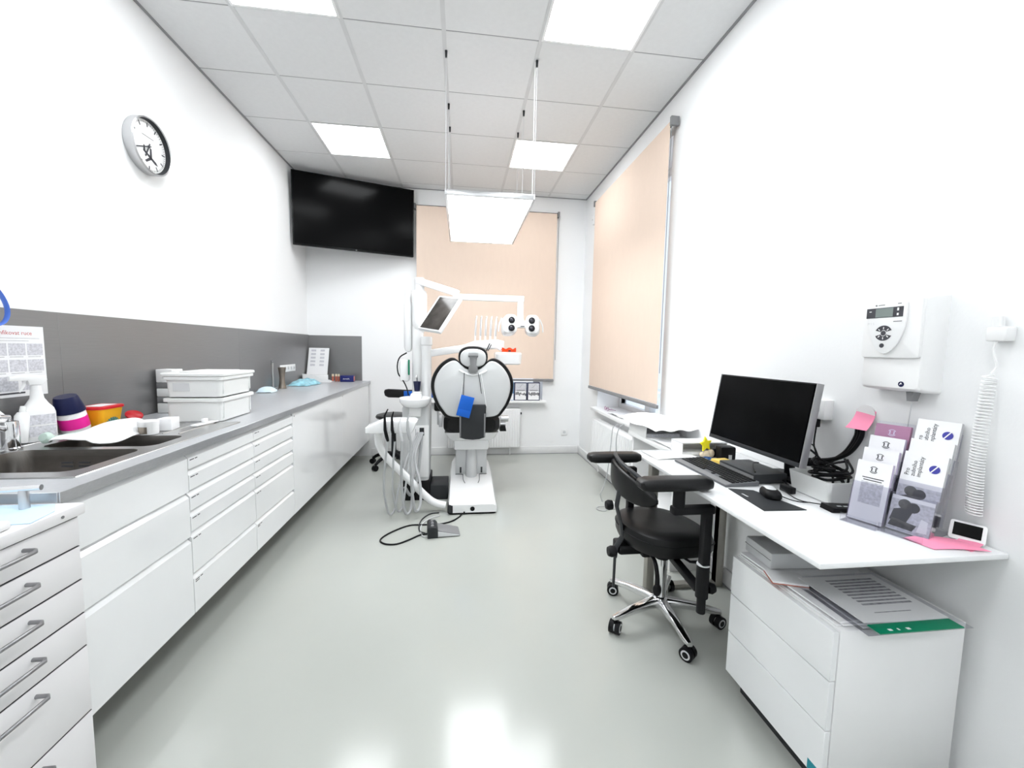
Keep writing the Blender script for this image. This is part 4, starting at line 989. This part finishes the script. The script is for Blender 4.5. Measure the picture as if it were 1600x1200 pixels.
# hook + coil
hk = thing('cord_holder', 'white plastic holder on the wall with a coiled white cord', 'holder', (WR, 1.012, 1.43))
part('bracket', B('white').box(-.038, 0, -.024, .024, .0, .042, .005), hk)
part('bracket_side', B('dgrey').box(-.012, -.001, .0242, .0255, .006, .040), hk)
part('handset', B('white').cyl((-.020, .008, .0425), (-.020, .010, .072), .013, .014), hk)
pts = [(-.028, .002, .0), (-.030, .006, -.03), (-.024, -.002, -.07), (-.03, .004, -.095)]
part('lead', B('white').tube(pts, .0028, 7, smooth=5), hk)
N = 46; co = []
for k in range(N*10+1):
    t = k/(N*10); a = 2*pi*k/10; rr = .0145+.003*t
    co.append((-.034-.01*sin(pi*t)+rr*cos(a), .004+rr*sin(a), -.10-.425*(t**.9)))
part('coil', B('white').tube(co, .0026, 5), hk)
# leaflet stands
def leaf_stand(name, label, org, right, tiers, wdt, hgt, stepb, stepu, lean):
    r_ = thing(name, label, 'leaflet stand')
    rx = Vector(right).normalized(); back = Vector((-rx.y, rx.x, 0))
    if back.x < 0: back = -back
    M = Matrix((rx, back, Vector((0, 0, 1)))).transposed().to_4x4(); M.translation = Vector(org); r_.matrix_world = M
    return r_
def leaflet(name, label, group, stand_M, k, wdt, hgt, stepb, stepu, lean, thick, cover, sidem):
    o = thing(name, label, 'leaflet', group=group)
    o.matrix_world = stand_M @ Matrix.Translation((0, .014+k*stepb, .006+k*stepu)) @ Matrix.Rotation(-lean, 4, 'X')
    part('stack', B(sidem).box(.002, wdt-.002, .001, thick, 0, hgt), o)
    part('cover', B(cover).box(.002, wdt-.002, -.0006, .0008, 0, hgt), o)
    return o
# stand A: lavender leaflets
rightA = Vector((3.186-3.153, 1.137-1.227, 0)); wA = .098; hA = .205; sbA, suA, lnA = .036, .040, rad(13)
sa = leaf_stand('leaflet_stand', 'clear acrylic stand holding four tiers of slim lavender leaflets', (3.158, 1.215, DZ+.0005), rightA, 4, wA, hA, sbA, suA, lnA)
MA = sa.matrix_world.copy()
def standparts(root, n, wdt, sb, su, ln, ph):
    part('foot', B('acrylic').box(0, wdt, -.03, n*sb+.05, 0, .003), root)
    part('foot_front', B('acrylic').box(0, wdt, -.03, -.027, .003, .028), root)
    for k in range(n):
        M = Matrix.Translation((0, .014+k*sb, .006+k*su)) @ Matrix.Rotation(-ln, 4, 'X')
        part('pocket', B('acrylic').box(0, wdt, -.004, -.002, -.002, ph, M=M).box(-.001, .001, -.002, .026, -.002, ph, M=M).box(wdt-.001, wdt+.001, -.002, .026, -.002, ph, M=M), root)
    M = Matrix.Translation((0, .014+n*sb, .006+n*su)) @ Matrix.Rotation(-ln, 4, 'X')
    part('back_plate', B('acrylic').box(0, wdt, -.002, .001, -n*su+.02, ph+.04, M=M), root)
standparts(sa, 4, wA, sbA, suA, lnA, .13)
tiers = ['front tier of the lavender stand', 'second tier of the lavender stand', 'third tier of the lavender stand', 'top tier of the lavender stand']
for k in range(4):
    o = leaflet('lavender_leaflet', ('slim mauve' if k == 3 else 'slim lavender')+' leaflet with round tooth logo in the '+tiers[k], 'slim leaflets in the acrylic stand', MA, k, wA, hA, sbA, suA, lnA, .016, 'mauve' if k == 3 else 'paper', 'mauve' if k == 3 else 'lavender')
    lg = B('lavender' if k == 3 else 'print')
    Mp = Matrix.Translation((wA/2, -.0007, hA-.028)) @ Matrix.Rotation(pi/2, 4, 'X')
    lg.prism(circ(.012, 20, 0, 0, 30, 150)+circ(.010, 20, 0, 0, 30, 150)[::-1], 0, .0006, M=Mp).prism(circ(.012, 20, 0, 0, 210, 330)+circ(.010, 20, 0, 0, 210, 330)[::-1], 0, .0006, M=Mp)
    lg.box(-.007, -.004, -.006, .007, 0, .0006, M=Mp).box(.004, .007, -.006, .007, 0, .0006, M=Mp).box(-.004, .004, -.008, -.006, 0, .0006, M=Mp)
    part('tooth_logo', lg, o)
    if k == 0:
        part('text_lines', B('print').box(.022, .08, -.0012, -.0007, hA-.058, hA-.055).box(.026, .076, -.0012, -.0007, hA-.066, hA-.063), o)
        part('text_block', B('printlight').box(.022, .082, -.0012, -.0007, .06, .135), o)
# stand B: catalogues
rightB = Vector((3.228-3.200, 1.045-1.131, 0)); wB = .108; hB = .215; sbB, suB, lnB = .030, .040, rad(15)
sb_ = leaf_stand('brochure_stand', 'clear acrylic stand with tiers of white brochures nearest the wall device', (3.207, 1.127, DZ+.0005), rightB, 4, wB, hB, sbB, suB, lnB)
MB_ = sb_.matrix_world.copy(); standparts(sb_, 4, wB, sbB, suB, lnB, .12)
tb = ['front tier of the brochure stand', 'second tier of the brochure stand', 'third tier of the brochure stand', 'top tier of the brochure stand']
for k in range(4):
    h0 = (.112, .215, .215, .240)[k]
    o = leaflet('implant_brochure', ('short brochure showing two men in grey in the ', 'brochure with blue round logo and grey photo in the ', 'blank white brochure in the ', 'tall white brochure with blue round logo in the ')[k]+tb[k], 'brochures in the acrylic stand', MB_, k, wB, h0, sbB, suB, lnB, .014, 'paper', 'lgrey')
    Mp = Matrix.Translation((0, -.0008, 0)) @ Matrix.Rotation(pi/2, 4, 'X')
    if k < 2:
        ph = B('photo', 'printlight', 'print', 'paper')
        ph.box(.002, wB-.002, .002, .105 if k else .10, 0, .0004, M=Mp, mi=1)
        ph.prism(circ(.016, 16, .036, .088), .0004, .0007, M=Mp, mi=0).prism(circ(.016, 16, .058, .082), .0004, .0007, M=Mp, mi=2)
        ph.prism([(.006, .03), (.05, .028), (.062, .062), (.046, .075), (.03, .074), (.012, .066)], .0004, .0007, M=Mp, mi=2)
        ph.prism([(.048, .03), (.09, .03), (.086, .055), (.072, .07), (.058, .064)], .0007, .0009, M=Mp, mi=1)
        ph.prism([(.006, .012), (.066, .010), (.074, .03), (.012, .038)], .0009, .0011, M=Mp, mi=0)
        ph.prism([(.076, .012), (.10, .014), (.098, .05), (.082, .055)], .0009, .0011, M=Mp, mi=3)
        part('cover_photo', ph, o)
    if k in (1, 3):
        Mt = Mp @ Matrix.Translation((.022, h0-.078, .0004)) @ Matrix.Rotation(rad(90), 4, 'Z')
        for i_, s_ in enumerate(('Pro', 'zubního', 'implantáty')):
            text('lettering', s_, .016, Mt @ Matrix.Translation((0, -.0145*i_, 0)), 'print', o)
        part('blue_logo', B('violet').prism(circ(.013, 22, .080, h0-.045), .0002, .0006, M=Mp), o)
        part('logo_swoosh', B('paper').prism([(.071, h0-.055), (.074, h0-.056), (.090, h0-.030), (.086, h0-.030)], .0007, .0010, M=Mp), o)
# small display + pink paper
sd = thing('table_display', 'small white desk display with black screen near the desk corner', 'display', (3.365, 1.015, DZ+.0005), rad(-62))
Ms = Matrix.Rotation(rad(-28), 4, 'X')
part('case', B('white').prism(rrect(.078, .060, .008, 4, 0, .035), -.002, .014, 'y', .002, M=Ms), sd)
part('screen', B('blackgloss').box(-.030, .030, -.0032, -.0022, .018, .058, M=Ms), sd)
part('stand', B('white').prism([(.0, .0), (.048, .0), (.036, .045), (.022, .048)], -.02, .02, 'x', M=Matrix.Identity(4)), sd)
one('pink_paper', B('notepink').sheet(lambda u, v: (.15*u-.02*v, .075*v-.02*u+.01*sin(3*u), .001+.008*sin(pi*u)*sin(pi*v*.8)+.004*u), 10, 6, .0012), 'folded bright pink paper lying before the small desk display', 'paper', (3.215, .985, DZ+.0005), rad(-6))
one('pink_paper', B('notepink').sheet(lambda u, v: (.07*u, .05*v, .0+.010*u*u), 6, 4, .0012), 'small pink paper slip tucked under the folded pink paper', 'paper', (3.315, .965, DZ+.0003), rad(15))
# clutter at the far end of the desk
o = thing('sticky_pad', 'small stack of orange-yellow sticky notes by the mini computer', 'notes', (3.112, 1.825, DZ+.0005), rad(6))
for k in range(4): part('pad', B('noteyel').box(.003*(k % 2), .08+.003*(k % 2), 0, .075, .0066*k, .0066*k+.006), o)
o = thing('black_speaker', 'small black cube box standing behind the sticky notes', 'box', (3.235, 1.945, DZ+.0005), rad(-4))
part('case', B('black').box(-.042, .042, 0, .06, 0, .072, .01), o)
part('front_sticker', B('lgrey').box(-.0, .018, -.0008, .0, .004, .03), o)
o = thing('yellow_star', 'yellow and cream star ornament standing on the desk', 'ornament', (3.15, 2.02, DZ+.0005))
star = []
for k in range(10):
    a = rad(100+36*k); rr = .034 if k % 2 == 0 else .018; star.append((rr*cos(a), .072+rr*1.25*sin(a)))
part('star', B('brightyel').prism(star, -.006, .006, 'y', .001), o)
part('base_cluster', B('starcream').ball((.012, 0, .018), .026, .018, .018).ball((.03, -.005, .022), .02, .016, .022).ball((-.01, .006, .014), .018, .015, .014), o)
o = thing('scissors', 'blue-handled scissors lying across the sticky notes end', 'scissors', (3.08, 1.95, DZ+.0005), rad(4))
part('blade', B('steel').box(.04, .10, -.004, .003, .003, .006).box(.04, .10, .003, .008, .0062, .009), o)
part('handle', B('bluetool').tube([(.05, 0, .006), (-.02, -.006, .009), (-.05, -.004, .009)], [.006, .009, .007], 8), o)
part('finger_loop', B('bluetool').tube([(.05+.022*cos(rad(a)), .014+.018*sin(rad(a)), .009) for a in range(0, 361, 30)], .004, 6), o)
o = thing('stapler', 'small black stapler with cables heaped behind it', 'stapler', (3.255, 2.025, DZ+.0005), rad(-5))
part('base', B('black').box(-.06, .05, -.014, .014, 0, .010, .003), o)
part('arm', B('black').prism([(-.06, .0105), (.045, .0105), (.05, .02), (-.05, .045), (-.06, .03)], -.011, .011, 'y', .003), o)
for nm, lb, loc, sz, gap in (('letter_tray', 'white open-fronted letter tray at the far end of the desk', (3.045, 2.07, DZ+.0005), (.27, .12, .062), 0), ):
    o = thing(nm, lb, 'tray', loc); a, b_, c = sz
    part('tray_base', B('white').box(0, a, 0, b_, 0, .004, .001), o)
    part('tray_back', B('white').box(0, a, b_-.004, b_, .0042, c, .001), o)
    part('tray_top', B('lgrey').box(0, a, 0, .012, c, c+.006, .001).box(0, a, .0125, b_, c, c+.004), o)
    for x in (0, a-.005): part('tray_side', B('white').box(x, x+.005, .0, b_-.0042, .0042, c-.0002, .001), o)
    part('papers', B('paper').box(.01, a-.01, .01, b_-.01, .0043, .012), o)
one('blank_sheet', B('paper').sheet(lambda u, v: (.24*u, .16*v, .001+.004*sin(2*u+v)), 6, 4, .0012), 'blank white sheet lying flat before the letter tray', 'paper', (2.86, 1.985, DZ+.0003), rad(4))
# side table by the window with tray and papers
tbz = .775
stb = thing('side_table', 'low white side table between the desk and the window radiator', 'table', (3.115, 2.30, 0), 0)
part('table_top', B('white').box(0, .30, 0, .66, tbz-.03, tbz, .003), stb)
for y in (.01, .62): part('leg_panel', B('white').box(.03, .285, y, y+.025, 0, tbz-.0305, .002), stb)
part('shelf', B('white').box(.03, .285, .036, .619, .30, .32, .002), stb)
o = thing('paper_tray', 'open white tray holding grey papers on the side table', 'tray', (3.115, 2.66, tbz+.0005))
part('tray_base', B('white').box(0, .30, 0, .28, 0, .005, .001), o)
for x in (0, .294): part('tray_side', B('white').box(x, x+.006, 0, .28, .0052, .075, .001), o)
part('tray_top', B('white').box(0, .30, 0, .28, .0752, .080, .001), o)
part('papers', B('printlight').box(.012, .26, .01, .26, .0054, .028), o)
part('folder', B('mgrey').box(.015, .24, .02, .26, .0282, .036), o)
def heap(u, v):
    a, c = (u-.5)*2, (v-.5)*2
    return (.17*a, .30*c, .004+.055*max(0, 1-a*a)**.6*max(0, 1-c*c)**.6+.006*sin(8*a+5*c))
one('white_cover', B('towel').sheet(heap, 20, 18, .003), 'crumpled white cloth heaped over the paper tray', 'cloth', (3.25, 2.80, tbz+.0815), rad(4))
one('loose_papers', B('paper').sheet(lambda u, v: (.25*u, .28*v, .0055+.004*sin(3*u+2*v)), 8, 6, .004), 'loose white papers lying on the side table before the tray', 'papers', (3.135, 2.325, tbz+.001), rad(2))
# papers on the right sill
SZ = RZ0+.0275
one('sill_papers', B('paper').sheet(lambda u, v: (.20*u, .34*v, .004+.010*sin(2*u+3*v)), 8, 8, .006), 'pile of white papers on the window sill by the side table', 'papers', (3.36, 3.72, SZ+.005), rad(0))
one('sill_magazine', B('bagblue').sheet(lambda u, v: (.18*u, .24*v, .004+.008*sin(pi*u)), 8, 4, .006), 'blue-grey magazine lying on the window sill by the side table', 'magazine', (3.38, 3.44, SZ+.001), rad(-10))
o = thing('spectacles', 'dark red spectacles folded on the window sill near the room corner', 'glasses', (3.42, 4.26, SZ))
for s_ in (-1, 1): part('rim', B('mauve').tube([(.0+.0, s_*.035+.026*cos(rad(a)), .022+.020*sin(rad(a))) for a in range(0, 361, 30)], .003, 6), o)
part('temple', B('mauve').tube([(0, .06, .02), (.06, .03, .008), (.09, -.04, .006)], .003, 6).tube([(0, -.06, .02), (.05, -.02, .012), (.08, .05, .010)], .003, 6), o)
part('bridge', B('mauve').tube([(0, -.01, .026), (0, 0, .030), (0, .01, .026)], .003, 6), o)
# picture cartons on the back sill
SB = BZ0+.0225
for k, x in enumerate((2.515, 2.685)):
    o = thing('printed_carton', ['printed carton with black letter mark next to the blue carton on the sill', 'printed carton with black letter mark at the bare end of the sill'][k], 'box', (x, 5.155, SB), 0, 'printed cartons on the back window sill')
    part('carton', B('navy').box(0, .162, 0, .05, 0, .235, .001), o)
    part('front_print', B('printlight').box(.010, .152, -.001, 0, .010, .224), o)
    part('lower_print', B('paper').box(.010, .152, -.0016, -.001, .010, .12), o)
    part('letter_mark', B('print').tube([(.05, -.0018, .165), (.075, -.0018, .175), (.09, -.0018, .20), (.11, -.0018, .212)], [.003, .005, .005, .002], 8, flat=.3, smooth=3), o)
    part('line_print', B('mgrey').box(.03, .135, -.0022, -.0016, .128, .138), o)
    pr = B('print'); random.seed(5+k)
    for i_ in range(9):
        xx = .015+.0155*i_; pr.box(xx, xx+.012, -.0022, -.0017, .06+random.random()*.02, .085+random.random()*.03)
    part('picture_print', pr, o)
o = thing('blue_carton', 'blue and white carton half hidden by the chair back on the back sill', 'box', (2.40, 5.165, SB))
part('carton', B('cartonblue').box(0, .11, 0, .05, .10, .235, .001).box(0, .11, 0, .05, 0, .0999, .001), o)
part('carton_label', B('paper').box(.004, .106, -.001, 0, .005, .09), o)
o = thing('sill_papers', 'white boxes and papers on the back sill beside the dental unit', 'papers', (1.47, 5.15, SB))
part('stack', B('paper').box(0, .20, 0, .12, 0, .05, .002).box(.01, .19, .01, .11, .051, .12, .002), o)
# cable + adapter on the floor
ex = thing('power_adapter', 'white power adapter with thin grey cables on the floor by the radiator', 'adapter', (3.17, 3.36, 0), rad(20))
part('block', B('white').box(-.035, .035, -.05, .05, .0, .045, .008), ex)
part('plug', B('dgrey').cyl((-.035, 0, .022), (-.060, 0, .022), .02, n=16), ex)
part('cable', B('hose').tube([(-.06, 0, .02), (-.12, .05, .006), (-.16, .0, .006), (-.11, -.05, .006), (-.07, .02, .04)], .004, 6, smooth=5), ex)
hc = thing('hanging_cable', 'pair of thin grey cables hanging from the window sill to the floor', 'cable', (3.17, 3.38, .0))
def hcp(pts, y=3.38): return [U(*p, 'y', y)-Vector((3.17, 3.38, 0)) for p in pts]
part('cord', B('hose').tube(hcp([(966, 663), (958, 668), (955, 690), (951, 725), (944, 758), (938, 772), (941, 784)]), .004, 6, smooth=6), hc)
part('cord', B('hose').tube(hcp([(975, 663), (968, 668), (963, 685), (963, 706), (964, 730), (962, 760), (964, 780)]), .004, 6, smooth=6), hc)
# small white sensor high on the right wall beside the blind
se = thing('wall_sensor', 'small white sensor high on the wall between the blind and the room corner', 'sensor', (WR, 4.86, 2.93))
part('case', B('white').box(-.035, 0, -.03, .03, -.05, .05, .008), se)
part('lens', B('lgrey').lathe([(0, 0), (.012, 0), (.008, .006), (0, .007)], 14, M=Matrix.Translation((-.035, 0, .01)) @ Matrix.Rotation(-pi/2, 4, 'Y')), se)

# ================================================================== working chair
wc = thing('work_chair', 'black assistant chair with two arm pads and polished five-star base', 'chair', (2.862, 1.892, 0), 0)
part('hub', B('chrome').lathe([(0, .062), (.030, .062), (.036, .075), (.038, .12), (.032, .128), (.027, .130), (0, .130)], 24), wc)
for k in range(5):
    a = rad(53+72*k); ca, sa_ = cos(a), sin(a)
    def sec(r_, z, w_, h_): return [Vector((r_*ca-p[0]*sa_, r_*sa_+p[0]*ca, z+p[1])) for p in rrect(w_, h_, min(w_, h_)*.3, 3)]
    arm = part('base_arm', B('chrome').loft([sec(.02, .096, .054, .05), sec(.08, .098, .048, .042), (sec(.18, .092, .041, .034)), sec(.265, .081, .036, .026), sec(.295, .078, .026, .020)]), wc, 'polished metal base arm')
    cs = Matrix.Translation((.282*ca, .282*sa_, 0)) @ Matrix.Rotation(a+rad(35), 4, 'Z')
    part('caster', B('black', 'lgrey').cyl((0, -.026, .031), (0, -.004, .031), .031, n=20, M=cs).cyl((0, .004, .031), (0, .026, .031), .031, n=20, M=cs).cyl((0, -.0275, .031), (0, .0275, .031), .021, n=18, M=cs, mi=1).cyl((0, -.0285, .031), (0, .0285, .031), .014, n=16, M=cs).cyl((0, 0, .04), (0, 0, .072), .010, n=10, M=cs), arm)
part('gas_lift', B('chrome').cyl((0, 0, .130), (0, 0, .37), .029), wc)
part('mechanism', B('black').box(-.14, .10, -.075, .075, .37, .415, .01).cyl((0, 0, .33), (0, 0, .37), .035), wc)
# seat
def seat_out(s_, z, n=44):
    out = []
    for k in range(n):
        a = 2*pi*k/n; c, s2 = cos(a), sin(a)
        rx = .27 if c > 0 else .20; x = rx*(abs(c)**.85)*(1 if c > 0 else -1); y = .215*(abs(s2)**.85)*(1 if s2 > 0 else -1)
        y *= 1-.10*max(0, c)
        x *= s_; y *= s_
        drop = .05*max(0, x/.27)**2-.012*max(0, -x/.2)**2
        out.append(Vector((x-.03, y, z-drop)))
    return out
part('seat', B('leather').loft([seat_out(.80, .418), seat_out(.95, .43), seat_out(1.0, .455), seat_out(1.0, .495), seat_out(.965, .516), seat_out(.88, .526), seat_out(.6, .527), seat_out(.25, .522), seat_out(.05, .521)]), wc)
part('seat_seam', B('black').tube(seat_out(1.004, .490)+seat_out(1.004, .490)[:1], .0035, 6), wc)
# back
def back_ring(y, s_):
    "vertical section of the curved lumbar pad at lateral position y"
    x = -.205+1.1*y*y; hz = .066*max(.02, 1-(abs(y)/.245)**2.6)**.5
    return [Vector((x-.030+p[0]*s_, y, .742+.10*y+p[1]*hz/.085)) for p in rrect(.045, .17, .02, 5)]
part('backrest', B('leather').loft([back_ring(-.243+.486*k/18, .35 if k in (0, 18) else 1) for k in range(19)]), wc)
part('grab_handle', B('dgrey').tube([(-.235+1.1*y*y, y, .826+.10*y-.9*y*y*abs(y)/.1*.35) for y in [-.21+.42*k/14 for k in range(15)]], .011, 10), wc)
for y in (-.2, -.07, .07, .2): part('handle_link', B('black').tube([(-.235+1.1*y*y, y, .785+.10*y-abs(y)*.2), (-.235+1.1*y*y, y, .826+.10*y-.9*y*y*abs(y)/.1*.35)], .008, 8), wc)
part('back_bracket', B('dgrey').tube([(-.25, -.02, .70), (-.262, -.02, .62), (-.235, -.02, .52), (-.225, -.02, .46), (-.255, -.02, .41), (-.26, -.02, .36)], .022, 8, flat=.35), wc)
part('back_rail', B('dgrey').tube([(-.26, -.02, .38), (-.262, -.02, .20)], .012, 10, flat=.5), wc)
part('back_knob', B('black').lathe([(0, 0), (.026, 0), (.028, .02), (.022, .035), (0, .036)], 14, M=Matrix.Translation((-.262, -.02, .385)) @ Matrix.Rotation(-pi/2, 4, 'Y')), wc)
part('back_knob', B('black').lathe([(0, 0), (.024, 0), (.026, .02), (.02, .032), (0, .033)], 14, M=Matrix.Translation((-.262, .04, .60)) @ Matrix.Rotation(-pi/2, 4, 'Y')), wc)
part('back_hinge', B('black').box(-.25, -.12, -.05, .05, .375, .425, .012), wc)
part('tilt_lever', B('black').tube([(-.10, -.06, .39), (-.10, -.12, .38), (-.095, -.14, .32), (-.095, -.145, .27)], [.008, .009, .010, .012], 10, smooth=3).ball((-.096, -.147, .25), .022, .014, .032), wc)
for s_, y, x0, x1, zp in ((-1, -.365, -.315, .0, .846), (1, .195, -.345, -.05, .805)):
    rings = []
    L_ = x1-x0
    for t, w_, h_ in ((0, .05, .022), (.03, .075, .040), (.12, .088, .05), (.5, .09, .052), (.88, .088, .05), (.97, .07, .040), (1, .045, .022)):
        rings.append([Vector((x0+L_*t, y+p[0], zp+p[1])) for p in rrect(w_, h_, h_*.42, 5)])
    pad = part('arm_pad', B('leather').loft(rings), wc)
    xm = -.012 if s_ < 0 else -.10
    part('arm_bracket', B('black').box((x0+x1)/2-.01, xm+.03, y-.02, y+.02, .715, .750, .008).cyl(((x0+x1)/2+.02, y, .745), ((x0+x1)/2+.02, y, zp-.02), .024), pad)
    part('arm_post', B('black').box(xm-.015, xm+.02, y-.018, y+.018, .42, .735, .004), wc)
    part('post_sleeve', B('black', 'lgrey').cyl((xm, y, .35), (xm, y, .49), .026).cyl((xm, y, .28), (xm, y, .35), .018).cyl((xm, y, .491), (xm, y, .495), .027, mi=1), wc)
    part('post_knob', B('black').lathe([(0, 0), (.02, 0), (.024, .015), (.018, .03), (0, .03)], 12, M=Matrix.Translation((xm+.026, y, .385)) @ Matrix.Rotation(pi/2, 4, 'Y')), wc)
    part('arm_strut', boxbeam((.0, y*.25, .385), (xm-.005, y*.95, .375), .035, .03, 'black', .004), wc)
for s_ in (-1, 1): part('side_lever', B('black').tube([(.02, s_*.07, .40), (.05, s_*.17, .395), (.10, s_*.19, .40)], [.006, .006, .010], 8), wc)
